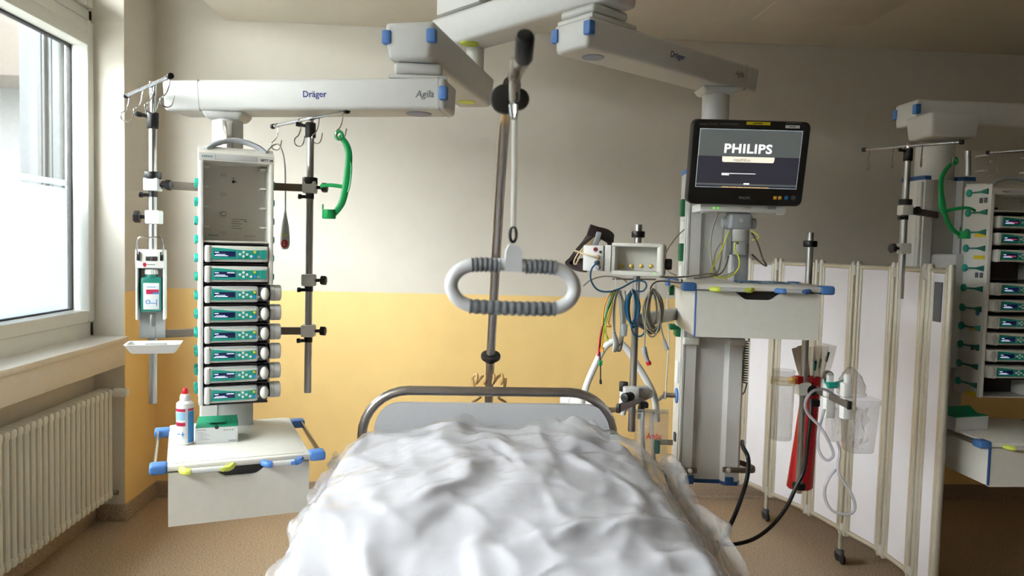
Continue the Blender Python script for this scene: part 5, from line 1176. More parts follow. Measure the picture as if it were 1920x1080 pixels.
# ---------------------------------------------------------------- linen heaped under the film: a small cloth solver
import numpy as np
BX = 0.105
def sm(a, b, x):
    t = np.clip((x-a)/(b-a), 0.0, 1.0); return t*t*(3-2*t)
def vnoise(x, y, seed):
    """smooth value noise on arrays"""
    r = np.random.RandomState(seed).rand(64, 64)*2-1
    xi = np.floor(x).astype(int); yi = np.floor(y).astype(int); u = x-xi; v = y-yi; u = u*u*(3-2*u); v = v*v*(3-2*v)
    g_ = lambda i, j: r[i % 64, j % 64]
    return (g_(xi, yi)*(1-u)+g_(xi+1, yi)*u)*(1-v)+(g_(xi, yi+1)*(1-u)+g_(xi+1, yi+1)*u)*v
def bed_height(x, y, lift=0.0):
    """what the cloth lies on: mattress, a body of heaped bedding, edges falling away"""
    u = np.abs(x-BX)
    prof = 0.715+0.150*sm(1.25, 2.05, y)+0.010*sm(1.9, 2.3, y)
    edge = 1-0.33*(u/0.52)**3.0*sm(1.5, 2.4, y)-0.16*(u/0.52)**5
    z = 0.68+(prof-0.68)*np.maximum(edge, -0.3)
    wx = 0.5*vnoise(x*3, y*3, 41); wy = 0.5*vnoise(x*3+9, y*3, 42); lo = sm(2.3, 1.75, y)
    z += 0.016*vnoise(x*4.0+3, y*3.2, 1)
    cr = lambda n: np.maximum(0, 1-np.abs(n)*3.0)**1.5
    z += (0.008+0.024*lo)*cr(vnoise(x*2.2+y*0.8+wx, y*6.0-x*1.2+wy, 31))       # folds across the bed
    z += 0.014*cr(vnoise(x*5.0-y*2.4+wx, y*3.6+x*2.4+wy, 32))                  # slanting folds
    z += 0.008*cr(vnoise(x*9.0+y*4, y*8.0-x*5+wx, 33))+0.012*cr(vnoise((x-BX)*9+wx, y*2.0, 34))*sm(1.85, 2.2, y)
    z -= 3.2*np.maximum(0, u-0.470)
    z -= 6.0*np.maximum(0, y-2.475)
    return z+lift
def drape(nu, nv, s0, s1, y0, y1, cx, cy, lift, hfn, steps, bend, seed, jit, grav=9.8, fric=0.5):
    """nu x nv sheet, squeezed by cx, cy on the start so that it buckles into folds while it settles"""
    rs = np.random.RandomState(seed)
    S, Y = np.meshgrid(np.linspace(s0, s1, nu), np.linspace(y0, y1, nv)); L0x = (s1-s0)/(nu-1); L0y = (y1-y0)/(nv-1)
    wr = 0.5+0.5*vnoise(S*2.5+5, Y*2.5, seed+3)
    P_ = np.stack([BX+S, Y, np.zeros_like(S)], -1)
    lim = 0.47; ov = np.maximum(0, np.abs(S)-lim)
    P_[..., 0] = BX+np.sign(S)*(np.minimum(np.abs(S), lim)+0.35*ov)
    P_[..., 2] = hfn(BX+np.clip(S, -lim, lim), np.minimum(Y, 2.47))+lift+0.012-0.86*ov+jit*vnoise(S*14, Y*14, seed+1)+0.5*jit*vnoise(S*30, Y*30, seed+2)
    rx, ry = L0x*(1+cx*(0.4+1.2*wr)), L0y*(1+cy*(0.4+1.2*wr))
    V = np.zeros_like(P_); dt = 1/90.0
    def con(sl_a, sl_b, L, k):
        A, B = P_[sl_a], P_[sl_b]; d = B-A; l = np.sqrt((d*d).sum(-1))+1e-9
        c = (k*0.5*(l-L)/l)[..., None]*d; P_[sl_a] += c; P_[sl_b] -= c
    def two(axis, gap, L, k):
        n_ = P_.shape[axis]
        for o in range(2*gap) if gap == 1 else range(2):
            if gap == 1:
                ia = np.arange(o % 2, n_-1, 2); ib = ia+1
                if o > 1: break
            else:
                ia = np.arange(0, n_-gap); ia = ia[(ia//gap) % 2 == o]; ib = ia+gap
            sa = (slice(None), ia) if axis == 1 else (ia, slice(None)); sb = (slice(None), ib) if axis == 1 else (ib, slice(None))
            con(sa, sb, L[sa], k)
    diag = np.sqrt(rx**2+ry**2)
    for st in range(steps):
        P0 = P_.copy(); V[..., 2] -= grav*dt; P_ += V*dt
        for it in range(3):
            two(1, 1, rx, 1.0); two(0, 1, ry, 1.0)
            con((slice(None, -1), slice(None, -1)), (slice(1, None), slice(1, None)), diag[:-1, :-1], 0.12)
            con((slice(None, -1), slice(1, None)), (slice(1, None), slice(None, -1)), diag[:-1, 1:], 0.12)
            two(1, 3, rx*3, bend); two(0, 3, ry*3, bend)
            h = hfn(P_[..., 0], P_[..., 1])+lift
            m_ = P_[..., 2] < h
            P_[..., 2] = np.where(m_, P_[..., 2]+np.minimum(0.02, (h-P_[..., 2])*0.6), P_[..., 2])
        dP = P_-P0
        dP[m_] *= np.array([1-fric, 1-fric, 0.6])
        P_ = P0+dP; V = np.clip(dP/dt*0.93, -1.2, 1.2)
    return P_
def grid_obj(A, name, m_, label, cat):
    g = G(); nv, nu = A.shape[:2]
    g.v = [(float(p[0])-bx_c, float(p[1])-YH, float(p[2])) for p in A.reshape(-1, 3)]
    for j in range(nv-1):
        for i in range(nu-1): g.f.append((j*nu+i, j*nu+i+1, (j+1)*nu+i+1, (j+1)*nu+i)); g.m.append(0)
    me = g.mesh(name, m_); o = link(name, me); o.location = (bx_c, YH, 0); tag(o, label, cat)
    md = o.modifiers.new('smooth', 'SUBSURF'); md.levels = 1; md.render_levels = 1
    for p in me.polygons: p.use_smooth = True
    return o
LIN = drape(120, 160, -0.66, 0.66, 0.66, 2.52, 0.05, 0.10, 0.004, bed_height, 90, 0.40, 11, 0.016)
for _ in range(1):
    LIN[1:-1, 1:-1] = 0.5*LIN[1:-1, 1:-1]+0.125*(LIN[:-2, 1:-1]+LIN[2:, 1:-1]+LIN[1:-1, :-2]+LIN[1:-1, 2:])
lin_ = grid_obj(LIN, 'linen', 'sheet', 'white crumpled bed linen heaped on the bed under clear film', 'bedding')
# height of the linen on a regular raster, for the film to lie on
RX = np.arange(-0.62, 0.84, 0.012); RY = np.arange(0.6, 2.62, 0.012)
HR_ = np.full((len(RY), len(RX)), -1.0)
q = LIN.reshape(-1, 3); ii = np.clip(((q[:, 0]-RX[0])/0.012).round().astype(int), 0, len(RX)-1); jj = np.clip(((q[:, 1]-RY[0])/0.012).round().astype(int), 0, len(RY)-1)
np.maximum.at(HR_, (jj, ii), q[:, 2])
for _ in range(3):
    pad = np.pad(HR_, 1, mode='edge'); nb = np.max([pad[a:a+HR_.shape[0], b:b+HR_.shape[1]] for a in range(3) for b in range(3)], axis=0); HR_ = np.where(HR_ < 0.2, nb, HR_)
def film_height(x, y):
    i = np.clip(((x-RX[0])/0.012).round().astype(int), 0, len(RX)-1); j = np.clip(((y-RY[0])/0.012).round().astype(int), 0, len(RY)-1)
    z = HR_[j, i]
    hd = sm(2.02, 2.40, y)*sm(-0.05, 0.36, x-BX)
    c1 = np.maximum(0, 1-np.abs(vnoise(x*7+y*3, y*7-x*3, 21))*2.6); c2 = np.maximum(0, 1-np.abs(vnoise(x*15-y*5, y*15, 22))*2.2)
    z = z+hd*(0.010+0.048*c1+0.022*c2)+0.006*c2
    # the stiff film stands off the edge of the bed on its right-hand side near the head
    e = x-(BX+0.36); st = 0.925-0.80*e+0.025*c1+0.014*c2; k = sm(1.95, 2.30, y)*sm(0.0, 0.06, e)
    z = np.where(e > 0, np.maximum(z, st*k+(1-k)*z), z)
    return np.where((x-BX > 0.57) | (x-BX < -0.50), -1.0, z)
FILM = drape(160, 175, -0.80, 0.98, 0.66, 2.50, 0.060, 0.060, 0.006, film_height, 80, 0.10, 5, 0.020, grav=4.0, fric=0.4)
FILM[..., 2] = np.where(np.abs(FILM[..., 0]-BX) < 0.52, np.maximum(FILM[..., 2], film_height(FILM[..., 0], FILM[..., 1])+0.004), FILM[..., 2])
fi = grid_obj(FILM, 'clear_film', 'film', 'crumpled clear plastic film draped over the linen on the bed', 'plastic film')
# ---------------------------------------------------------------- lifting pole and its handle
lb0 = at(916, 770, 2.70)
tpz = thing('lifting_pole', 'bent chrome lifting pole at the head of the bed with black end', 'lifting pole', loc=(lb0.x, lb0.y, 0.42))
tb = Vector(tpz.location); q_ = lambda px, py, Y: at(px, py, Y)-tb
path = [Vector((0, 0, 0)), q_(916, 770, 2.70), q_(920, 668, 2.64), q_(928, 520, 2.50), q_(936, 380, 2.32), q_(944, 250, 2.10), q_(949, 205, 1.98), q_(957, 168, 1.80), q_(968, 135, 1.62), q_(978, 116, 1.44), q_(982, 106, 1.36), q_(984, 84, 1.33)]
g = G(); g.tube(path, lambda u: 0.0155 if u < 0.9 else 0.0155, 16, sub=8); P(g, 'pole_tube', 'bedsteel', tpz)
e1, e2 = q_(981.5, 114, 1.35), q_(985, 64, 1.29)
g = G(); d = (e2-e1).normalized(); g.cyl(e1, e2, 0.0165, n=24, bev=0.008); P(g, 'end_cap', 'black', tpz)
c = q_(920, 668, 2.64); d = (q_(928, 520, 2.50)-q_(916, 770, 2.70)).normalized()
g = G(); g.cyl(c-d*0.009, c+d*0.009, 0.035, n=28, bev=0.005); g.cyl(c-d*0.02, c+d*0.012, 0.02, n=20); P(g, 'stop_disc', 'black', tpz)
c = q_(950, 190, 1.86); t_ = (q_(957, 168, 1.80)-q_(949, 205, 1.98)).normalized()
g = G(); g.cyl(c-t_*0.016, c+t_*0.016, 0.028, n=24, bev=0.006); P(g, 'clamp_ring', 'black', tpz)
c2 = q_(958, 164, 1.70); t2 = (q_(968, 135, 1.62)-q_(957, 168, 1.80)).normalized()
g = G(); g.cyl(c2-t2*0.045, c2+t2*0.03, 0.0205, n=20, bev=0.004); P(g, 'sleeve', 'black', tpz)
# handle hung from the strap
YT = 1.40
ho = at(962, 430, YT); hd_ = thing('bed_trapeze', 'grey loop trapeze handle on a white strap over the bed', 'trapeze', loc=ho)
r_ = lambda px, py, Y=YT: at(px, py, Y)-ho
tip = q_(966, 140, 1.60)+tb-ho
s0 = r_(966, 196); s1 = r_(962.5, 432)
g = G(); T0 = s0; g.tube([s1, s0], 0.0055, 8, sub=0, flat=(1.0, 0.45), up=(1, 0, 0))
P(g, 'strap', 'cable_w', hd_)
c = r_(958, 196, 1.43)
g = G(); g.box(tuple(r_(965, 150, 1.47)), (0.022, 0.014, 0.085), 0.006, 2); g.tube([r_(958, 196), r_(960, 215), r_(964, 222), r_(967, 212), r_(967, 196)], 0.0042, 8, sub=4); g.tube([r_(962, 196), r_(962, 160, 1.46), r_(966, 128, 1.5)], 0.006, 8, sub=3); P(g, 'buckle', 'chrome', hd_)
g = G(); g.tube([tip, r_(966, 170, 1.48), s0+Vector((0, 0.0, 0.004))], 0.0045, 8, sub=4, flat=(1.4, 0.5), up=(1, 0, 0)); P(g, 'strap_loop', 'dgrey', hd_)
for px, rr_ in ((947, 0.030), (972, 0.022)):
    c = r_(px, 186, 1.52); g = G(); g.cyl((c.x, c.y-0.008, c.z), (c.x, c.y+0.010, c.z), rr_, n=22, bev=0.005); P(g, 'strap_wheel', 'black', hd_)
g = G(); c = r_(962, 440); g.tube([c+Vector((0.006*math.cos(a), 0, 0.014*math.sin(a))) for a in [2*math.pi*k/14 for k in range(14)]], 0.003, 8, closed=True, sub=0); P(g, 'ring', 'black', hd_)
# loop
cx0, cx1 = r_(846, 540).x, r_(1077, 540).x
ztop, zbot = r_(960, 499).z, r_(960, 577).z
R2 = (ztop-zbot)/2; mid = (ztop+zbot)/2
lp_ = []
tilt = 0.012
for k in range(13):
    a = math.radians(90+180*k/12); lp_.append((cx0+R2*1.25+R2*1.25*math.cos(a), 0, mid+R2*math.sin(a)))
for k in range(1, 6): lp_.append((cx0+R2*1.25+(cx1-cx0-2.5*R2)*k/6, 0, zbot-0.002*math.sin(math.pi*k/6)))
for k in range(13):
    a = math.radians(-90+180*k/12); lp_.append((cx1-R2*1.25+R2*1.25*math.cos(a), 0, mid+R2*math.sin(a)))
for k in range(1, 6): lp_.append((cx1-R2*1.25-(cx1-cx0-2.5*R2)*k/6, 0, ztop+0.002*math.sin(math.pi*k/6)))
lp_ = [Vector((x, y, z-(x-(cx0+cx1)/2)*tilt)) for x, y, z in lp_]
g = G(); g.tube(lp_, 0.0125, 14, closed=True, sub=4); lo = P(g, 'loop', 'loopgrey', hd_)
def grip(x0, x1, zc, side, n=9):
    pts = []; 
    for k in range(n*6+1):
        t = k/(n*6); x = x0+(x1-x0)*t
        uu = min(t, 1-t)
        zz = zc-(x-(cx0+cx1)/2)*tilt+side*0.0015*math.sin(math.pi*t)
        pts.append(Vector((x, -0.001, zz)))
    g = G(); g.tube(pts, lambda u: 0.0133+0.0009*math.cos(2*math.pi*n*u), 14, sub=0); return g
P(grip(cx0+R2*0.95, r_(938, 500).x, ztop-0.0005, 1, 6), 'grip', 'gripgrey', lo); P(grip(r_(985, 500).x, cx1-R2*0.95, ztop-0.0005, 1, 6), 'grip', 'gripgrey', lo)
P(grip(cx0+R2*0.9, cx1-R2*0.9, zbot+0.0005, -1, 12), 'grip', 'gripgrey', lo)
g = G(); zt2 = r_(962, 458).z; zb2 = r_(962, 509).z; xm_ = r_(962, 480).x
g.prism([(xm_-0.0165, zb2), (xm_+0.0165, zb2), (xm_+0.0165, zt2-0.014), (xm_+0.010, zt2-0.003), (xm_-0.008, zt2), (xm_-0.014, zt2-0.012)], -0.015, 0.015); P(g, 'strap_block', 'loopgrey', hd_)
# beige coiled cord round the pole foot
co_ = at(917, 722, 2.66); g = G(); pts = []
for k in range(0, 4*15+1):
    t = k/60.0; a = 2*math.pi*4*t; X = -0.06+0.12*t; pts.append(Vector((X+0.008*math.sin(a), 0.022*math.cos(a), 0.016*math.sin(a)+0.022-0.0*t)))
pts = [Vector((-0.04, 0.0, -0.075)), Vector((-0.058, -0.01, -0.06)), Vector((-0.03, 0.0, -0.045)), Vector((-0.05, 0.02, -0.02))]+pts+[Vector((0.055, 0.01, -0.015)), Vector((0.035, -0.01, -0.045)), Vector((0.06, 0.0, -0.06)), Vector((0.035, 0.0, -0.078))]
g.tube(pts, 0.0052, 8, sub=2); kc = P(g, 'spiral_cable', 'beige'); kc.location = co_; tag(kc, 'beige coiled cord wound round the lifting pole above the bed rail', 'cable')
# ================================================================== SUCTION POLE RIGHT OF THE DRAWERS
YS = 2.76
sb0 = at(1497, 924, YS); st_ = at(1521, 436, YS)
sp = thing('suction_pole', 'chrome pole with black rings right of the drawer unit, suction gear', 'pole', loc=sb0)
Hs = st_.z-sb0.z
v_ = lambda px, py, Y=YS: at(px, py, Y)-sb0
g = G(); g.cyl((0, 0, 0), (0, 0, Hs), 0.0125, n=20); P(g, 'tube', 'steel', sp)
for py in (457, 911):
    z = at(1510, py, YS).z-sb0.z; g = G(); g.cyl((0, 0, z-0.012), (0, 0, z+0.012), 0.025, n=24, bev=0.003); P(g, 'stop_ring', 'black', sp)
zc = v_(1500, 728).z
g = G(); g.box((-0.004, -0.004, zc), (0.05, 0.045, 0.05), 0.006); P(g, 'clamp_block', 'white', sp)
g = G(); g.cyl((0.024, -0.03, zc-0.004), (0.024, -0.012, zc-0.004), 0.021, n=20, bev=0.004); g.box((0.034, -0.025, zc-0.05), (0.034, 0.03, 0.028), 0.005); P(g, 'clamp_knob', 'black', sp)
A = v_(1532, 733, 2.74); B = v_(1592, 757, 2.46); A.z = B.z = (A.z+B.z)/2
d = B-A; g = G(); T = Matrix.Translation((A+B)/2) @ Matrix.Rotation(math.atan2(d.y, d.x), 4, 'Z'); g.box((0, 0, 0), (d.length, 0.012, 0.026), 0.002, 2, T); rl2 = P(g, 'rail', 'greybar', sp)
g = G(); g.box((d.length/2+0.003, 0, 0), (0.008, 0.015, 0.029), 0.003, 2, T); P(g, 'rail_cap', 'black', rl2)
zs_ = (A.z)
a0 = TCn @ Vector((hw, 0.13, 0)); g = G(); zz = v_(1510, 600).z; e = a0-sb0; dd = Vector((e.x, e.y, 0)); T = Matrix.Translation((dd.x/2, dd.y/2, zz)) @ Matrix.Rotation(math.atan2(dd.y, dd.x), 4, 'Z'); g.box((0, 0, 0), (dd.length, 0.026, 0.03), 0.003, 2, T); P(g, 'support_arm', 'lgrey', sp)
# white hangers + clear canisters on the rail
def canister(label, cx0, cx1, pt_, pb__, px_h, Y, name='suction_canister'):
    o = at((cx0+cx1)/2, pb__, Y); t = thing(name, label, 'canister', loc=o)
    wv = at(cx1, pb__, Y).x-at(cx0, pb__, Y).x; h = at((cx0+cx1)/2, pt_, Y).z-o.z
    g = G(); R0, R1 = wv*0.46, wv*0.56
    ring = lambda s: rr(s, s*0.85, s*0.35, 5)
    n = 20
    rings = [(ring(R0*0.9), 0.0), (ring(R0), 0.006), (ring(R1), h*0.9), (ring(R1*1.07), h*0.91), (ring(R1*1.07), h)]
    vs = []; fs = []
    for pp, z in rings: vs += [(x, y, z) for x, y in pp]
    n = len(rings[0][0])
    for k in range(len(rings)-1):
        for i in range(n): j = (i+1) % n; fs.append((k*n+i, k*n+j, (k+1)*n+j, (k+1)*n+i))
    fs.append(tuple(reversed(range(n)))); g.add(vs, fs); P(g, 'jar', 'clear', t)
    g = G(); g.grid(lambda u, v: (0.9*R0*(u*2-1)*(0.7+0.3*noise.noise(Vector((u*5, v*5, 1)))), 0.6*R0*noise.noise(Vector((u*6, v*6, 2))), 0.012+h*0.75*v+0.01*noise.noise(Vector((u*7, v*7, 5)))), 16, 24); P(g, 'inner_bag', 'bag', t)
    c = at(px_h, (733+757)/2, Y)-o; yb = -0.03
    rz = at(px_h, 738, Y).z-o.z
    g = G(); g.box((c.x, yb, rz+0.02), (0.03, 0.03, 0.05), 0.004); g.box((c.x+0.004, yb, rz-0.045), (0.035, 0.032, 0.075), 0.004); g.box((c.x+0.004, yb, rz+0.055), (0.02, 0.02, 0.04), 0.003); P(g, 'hanger', 'white', t)
    return t
canister('clear suction canister nearer the red sleeve, partly behind the other', 1551, 1583, 752, 826, 1545, 2.66)
canister('larger clear suction canister at the end of the rail, film on top', 1583, 1633, 746, 846, 1577, 2.54)
# crumpled clear film dome on the larger canister
do = at(1598, 742, 2.56); g = G()
def dome(u, v):
    a = 2*math.pi*u; b = math.pi/2*v; r = 0.046+0.016*noise.noise(Vector((math.cos(a)*3.2, math.sin(a)*3.2, v*6)))
    return (math.cos(a)*math.cos(b)*r*1.0-0.012*math.sin(b), math.sin(a)*math.cos(b)*r*0.8, math.sin(b)*(0.10+0.012*noise.noise(Vector((math.cos(a)*3, math.sin(a)*3, v*3)))))
g.grid(dome, 40, 22); fo = P(g, 'film_dome', 'bag'); fo.location = do; tag(fo, 'crumpled clear mask wrapper on top of the larger suction canister', 'wrapper')
g = G(); c = at(1560, 722, 2.62); g.box((0, 0, 0), (0.045, 0.03, 0.022), 0.008, 3); g.cyl((0.01, 0, 0.0), (0.05, 0, 0.012), 0.011, n=16); ta = P(g, 'suction_connector', 'teal'); ta.location = c; tag(ta, 'teal connector piece between the two suction canisters', 'connector')
c = at(1552, 704, 2.68); gau = thing('vacuum_gauge', 'small round vacuum gauge with metal rim above the suction rail', 'gauge', loc=c)
g = G(); g.cyl((0, -0.012, 0), (0, 0.012, 0), 0.019, n=24, bev=0.004); P(g, 'rim', 'chrome', gau)
g = G(); g.cyl((0, -0.0135, 0), (0, -0.0115, 0), 0.014, n=24); P(g, 'dial', 'lgrey', gau)
g = G(); g.box((0, 0.0, -0.028), (0.02, 0.02, 0.03), 0.003); P(g, 'valve_body', 'teald', gau)
# red sleeve behind the pole, packets standing in it
ro = at(1499, 917, YS+0.10); rs_ = thing('catheter_holder', 'tall red tapered plastic sleeve behind the right chrome pole', 'holder', loc=ro)
w_ = lambda px, py: at(px, py, YS+0.10)-ro
cB, cT = w_(1499, 915), w_(1523, 706)
g = G(); n = 24; vs = []; fs = []
rings = []
for t, rx in ((0.0, 0.046), (0.015, 0.052), (0.5, 0.042), (1.0, 0.034)):
    cc = cB+(cT-cB)*t; rings.append([(cc.x+rx*math.cos(2*math.pi*i/n), cc.y+rx*0.8*math.sin(2*math.pi*i/n), cc.z) for i in range(n)])
for t, rx in ((1.0, 0.031), (0.1, 0.045)):
    cc = cB+(cT-cB)*t; rings.append([(cc.x+rx*math.cos(2*math.pi*i/n), cc.y+rx*0.8*math.sin(2*math.pi*i/n), cc.z) for i in range(n)])
for R__ in rings: vs += R__
for k in range(len(rings)-1):
    for i in range(n): j = (i+1) % n; fs.append((k*n+i, k*n+j, (k+1)*n+j, (k+1)*n+i))
fs.append(tuple(reversed(range(n)))); fs.append(tuple(range((len(rings)-1)*n, len(rings)*n))); g.add(vs, fs); P(g, 'sleeve', 'red', rs_)
g = G(); c = w_(1503, 716); g.box((c.x-0.004, c.y-0.05, c.z), (0.04, 0.06, 0.03), 0.006); P(g, 'mount', 'red', rs_)
def packet_thing(label, x0, y0, x1, y1, wd_, m_, Y, tip=None):
    a, b = at(x0, y0, Y), at(x1, y1, Y); t = thing('catheter_packet', label, 'packet', loc=a); d = b-a; L = d.length
    zz = d.normalized(); xx = Vector((1, -0.2, 0)); xx = (xx-zz*xx.dot(zz)).normalized(); yy = zz.cross(xx); T = Matrix((xx, yy, zz)).transposed().to_4x4()
    def f(sg): return lambda u, v: ((u-0.5)*wd_*(0.35+0.65*min(1, v*1.4)), sg*(0.004*math.sin(math.pi*u)+0.0008), L*v)
    g = G(); g.grid(f(-1), 8, 10, T); g.grid(lambda u, v: f(1)(1-u, v), 8, 10, T); P(g, 'wrapper', m_, t)
    if tip: g = G(); g.tube([T @ Vector((0, 0, L*tip)), T @ Vector((0.002, -0.001, L*(tip+0.16)))], 0.0055, 10, sub=0); P(g, 'catheter_end', 'teald', t)
    if tip: g = G(); g.tube([T @ Vector((0, 0, L*0.1)), T @ Vector((0.0, 0, L*tip))], 0.0018, 8, sub=0); P(g, 'catheter_tube', 'cable_w', t)
    return t
packet_thing('beige paper packet leaning left in the red sleeve', 1519, 760, 1493, 652, 0.036, 'paper', 2.87)
packet_thing('second beige paper packet in the red sleeve, just behind the pole', 1521, 760, 1503, 648, 0.036, 'paper', 2.89)
packet_thing('clear packet with a green tip nearest the pole, standing upright', 1525, 760, 1529, 650, 0.05, 'bag', 2.86, tip=0.6)
packet_thing('clear packet with a green tip between two others in sleeve', 1527, 760, 1541, 648, 0.052, 'bag', 2.875, tip=0.62)
packet_thing('clear packet with a green tip, leaning furthest right in sleeve', 1529, 760, 1556, 646, 0.055, 'bag', 2.89, tip=0.72)
# clear cylinder left of the pole
cb = at(1463, 823, 2.72); tc = thing('clear_tube_holder', 'tall empty clear cylinder clamped left of the right chrome pole', 'holder', loc=cb)
hz_ = at(1466, 693, 2.72).z-cb.z; rc_ = 0.040
g = G(); g.lathe([(rc_*0.9, 0.0), (rc_, 0.004), (rc_*1.06, hz_), (rc_*1.03, hz_), (rc_*0.97, 0.006)], n=32, close=False); g.cyl((0, 0, 0.0), (0, 0, 0.003), rc_*0.95, n=32); P(g, 'cylinder', 'cyl', tc)
zb3 = at(1463, 714, 2.72).z-cb.z
g = G(); g.lathe([(rc_*1.06, zb3-0.012), (rc_*1.10, zb3-0.012), (rc_*1.10, zb3+0.010), (rc_*1.06, zb3+0.010)], n=32, close=False); M['tanclear'] = clear_mat('tan_clear_band', (0.86, 0.78, 0.62), 0.75, 0.1, haze=(0.7, 0.6, 0.42)); P(g, 'band', 'tanclear', tc)
e = sb0-cb; g = G(); T = Matrix.Rotation(math.atan2(e.y, e.x), 4, 'Z'); L = Vector((e.x, e.y, 0)).length
g.box((rc_*1.05+(L-rc_-0.035)*0.5, 0, zb3), (L-rc_-0.03, 0.02, 0.024), 0.003, 2, T); P(g, 'holder_arm', 'orange', tc)
g = G(); g.box((L-0.030, -0.0, zb3), (0.03, 0.03, 0.03), 0.004, 2, T); P(g, 'holder_clip', 'red', tc)
# suction tubing
hz2 = thing('suction_tubing', 'clear suction tubing looping down from the canisters', 'tubing', loc=at(1560, 850, 2.5)); o_ = Vector(hz2.location)
g = G(); g.tube([at(*p)-o_ for p in [(1560, 738, 2.60), (1545, 730, 2.56), (1525, 733, 2.52), (1512, 748, 2.5), (1510, 765, 2.5), (1520, 782, 2.5), (1536, 798, 2.49), (1549, 818, 2.48), (1560, 842, 2.48), (1562, 855, 2.48), (1552, 863, 2.48), (1541, 856, 2.49), (1534, 838, 2.5), (1534, 812, 2.51), (1540, 788, 2.53), (1546, 768, 2.55)]], 0.0052, 10, sub=6); P(g, 'upper_loop', 'hose', hz2)
g = G(); g.tube([at(*p)-o_ for p in [(1570, 828, 2.5), (1575, 848, 2.49), (1571, 872, 2.48), (1573, 890, 2.47), (1585, 908, 2.46), (1598, 930, 2.45), (1603, 950, 2.45), (1597, 962, 2.45), (1580, 964, 2.45), (1560, 957, 2.46), (1548, 938, 2.47), (1547, 915, 2.47), (1555, 895, 2.47), (1567, 880, 2.48)]], 0.0052, 10, sub=6); P(g, 'lower_loop', 'hose', hz2)
# black hoses hanging below the column
bh = thing('black_hose', 'black hose hanging from the column down behind the bed', 'hose', loc=at(1395, 835, 2.86)); o_ = Vector(bh.location)
g = G(); g.tube([at(*p)-o_ for p in [(1392, 828, 2.90), (1393, 838, 2.84), (1402, 856, 2.82), (1403, 880, 2.78), (1396, 915, 2.74), (1380, 960, 2.66), (1362, 998, 2.6), (1346, 1028, 2.52), (1330, 1060, 2.5), (1305, 1085, 2.5)]], 0.0085, 10, sub=6); P(g, 'hose_tube', 'cable_k', bh)
bh2 = thing('black_hose', 'black hose curving in a low loop from the red sleeve pole', 'hose', loc=at(1420, 1003, 2.64)); o_ = Vector(bh2.location)
g = G(); g.tube([at(*p)-o_ for p in [(1521, 750, 2.72), (1520, 775, 2.70), (1515, 825, 2.70), (1508, 880, 2.70), (1492, 914, 2.70), (1474, 952, 2.68), (1448, 985, 2.66), (1418, 1008, 2.64), (1386, 1019, 2.62), (1356, 1020, 2.60), (1330, 1010, 2.57), (1300, 982, 2.54), (1276, 948, 2.52), (1258, 915, 2.52), (1245, 880, 2.54)]], 0.0075, 10, sub=6); P(g, 'hose_tube', 'cable_k', bh2)
# ================================================================== FOLDING SCREEN
zt_s = 1.462; zb_s = 0.15
pg = [(at(px, py, Y).x, Y) for px, py, Y in ((1404, 487, 4.25), (1461, 489, 4.02), (1538, 492, 3.73), (1607, 495, 3.46), (1683, 498, 3.20), (1741, 502, 2.97), (1790, 505, 2.80))]
scn = thing('folding_screen', 'white folding screen with aluminium posts standing right of the bed', 'folding screen', loc=(1.8, 3.4, 0))
so = Vector(scn.location); V2 = [Vector((x, y, 0))-so for x, y in pg]
def post(p, z0, z1, q_, r=0.0145):
    g = G(); g.cyl((p.x, p.y, z0), (p.x, p.y, z1), r, n=14); g.cyl((p.x, p.y, z1), (p.x, p.y, z1+0.012), r*1.02, r*0.8, 14); g.cyl((p.x+q_.x, p.y+q_.y, z0+0.01), (p.x+q_.x, p.y+q_.y, z1-0.004), r*0.75, n=10); return P(g, 'post', 'screenframe', scn)
for i in range(len(V2)-1):
    a, b = V2[i], V2[i+1]; d = (b-a).normalized(); nn = Vector((-d.y, d.x, 0)); L = (b-a).length
    a2, b2 = a+d*0.017, b-d*0.017
    post(a2, zb_s-0.01, zt_s, d*0.021); post(b2, zb_s-0.01, zt_s, d*-0.021)
    T = Matrix.Translation(((a2+b2)/2).to_3d()) @ Matrix.Rotation(math.atan2(d.y, d.x), 4, 'Z'); LL = (b2-a2).length
    g = G(); g.box((0, 0, (zb_s+zt_s)/2), (LL-0.02, 0.008, zt_s-zb_s-0.05), 0.001, 1, T); pn = P(g, 'panel', 'screenpanel', scn)
    for z in (zt_s-0.014, zb_s+0.012):
        g = G(); g.tube([T @ Vector((-LL/2, 0, z)), T @ Vector((LL/2, 0, z))], 0.0115, 10, sub=0); P(g, 'rail', 'screenframe', pn)
    if i < len(V2)-2:
        for z in (zb_s+0.02, zt_s-0.03):
            g = G(); g.box((b.x, b.y, z), (0.03, 0.03, 0.05), 0.006); P(g, 'hinge', 'lgrey', scn)
    if i == len(V2)-2:
        g = G(); g.box((0.0, 0.007, zt_s-0.14), (0.05, 0.006, 0.16), 0.002, 2, T); g.box((0.0, -0.007, zt_s-0.14), (0.05, 0.006, 0.16), 0.002, 2, T); P(g, 'handle_plate', 'dgrey', pn)
for (px, py, Yf) in ((1436, 990, 4.0), (1530, 1074, 3.5), (None, None, 2.95)):
    k = {4.0: 1, 3.5: 3, 2.95: 5}[Yf]
    p = V2[k]
    g = G(); q = Vector((p.x-0.012, p.y, 0)); g.tube([(q.x, q.y, zb_s+0.01), (q.x, q.y, 0.07)], 0.011, 10, sub=0); lg = P(g, 'foot', 'screenframe', scn)
    for dy in (-0.02, 0.02):
        g = G(); g.cyl((q.x-0.006, q.y+dy, 0.027), (q.x+0.006, q.y+dy, 0.027), 0.027, n=18, bev=0.003); P(g, 'castor', 'rubber', lg)
    g = G(); g.box((q.x, q.y, 0.055), (0.02, 0.05, 0.03), 0.004); P(g, 'castor_fork', 'dgrey', lg)
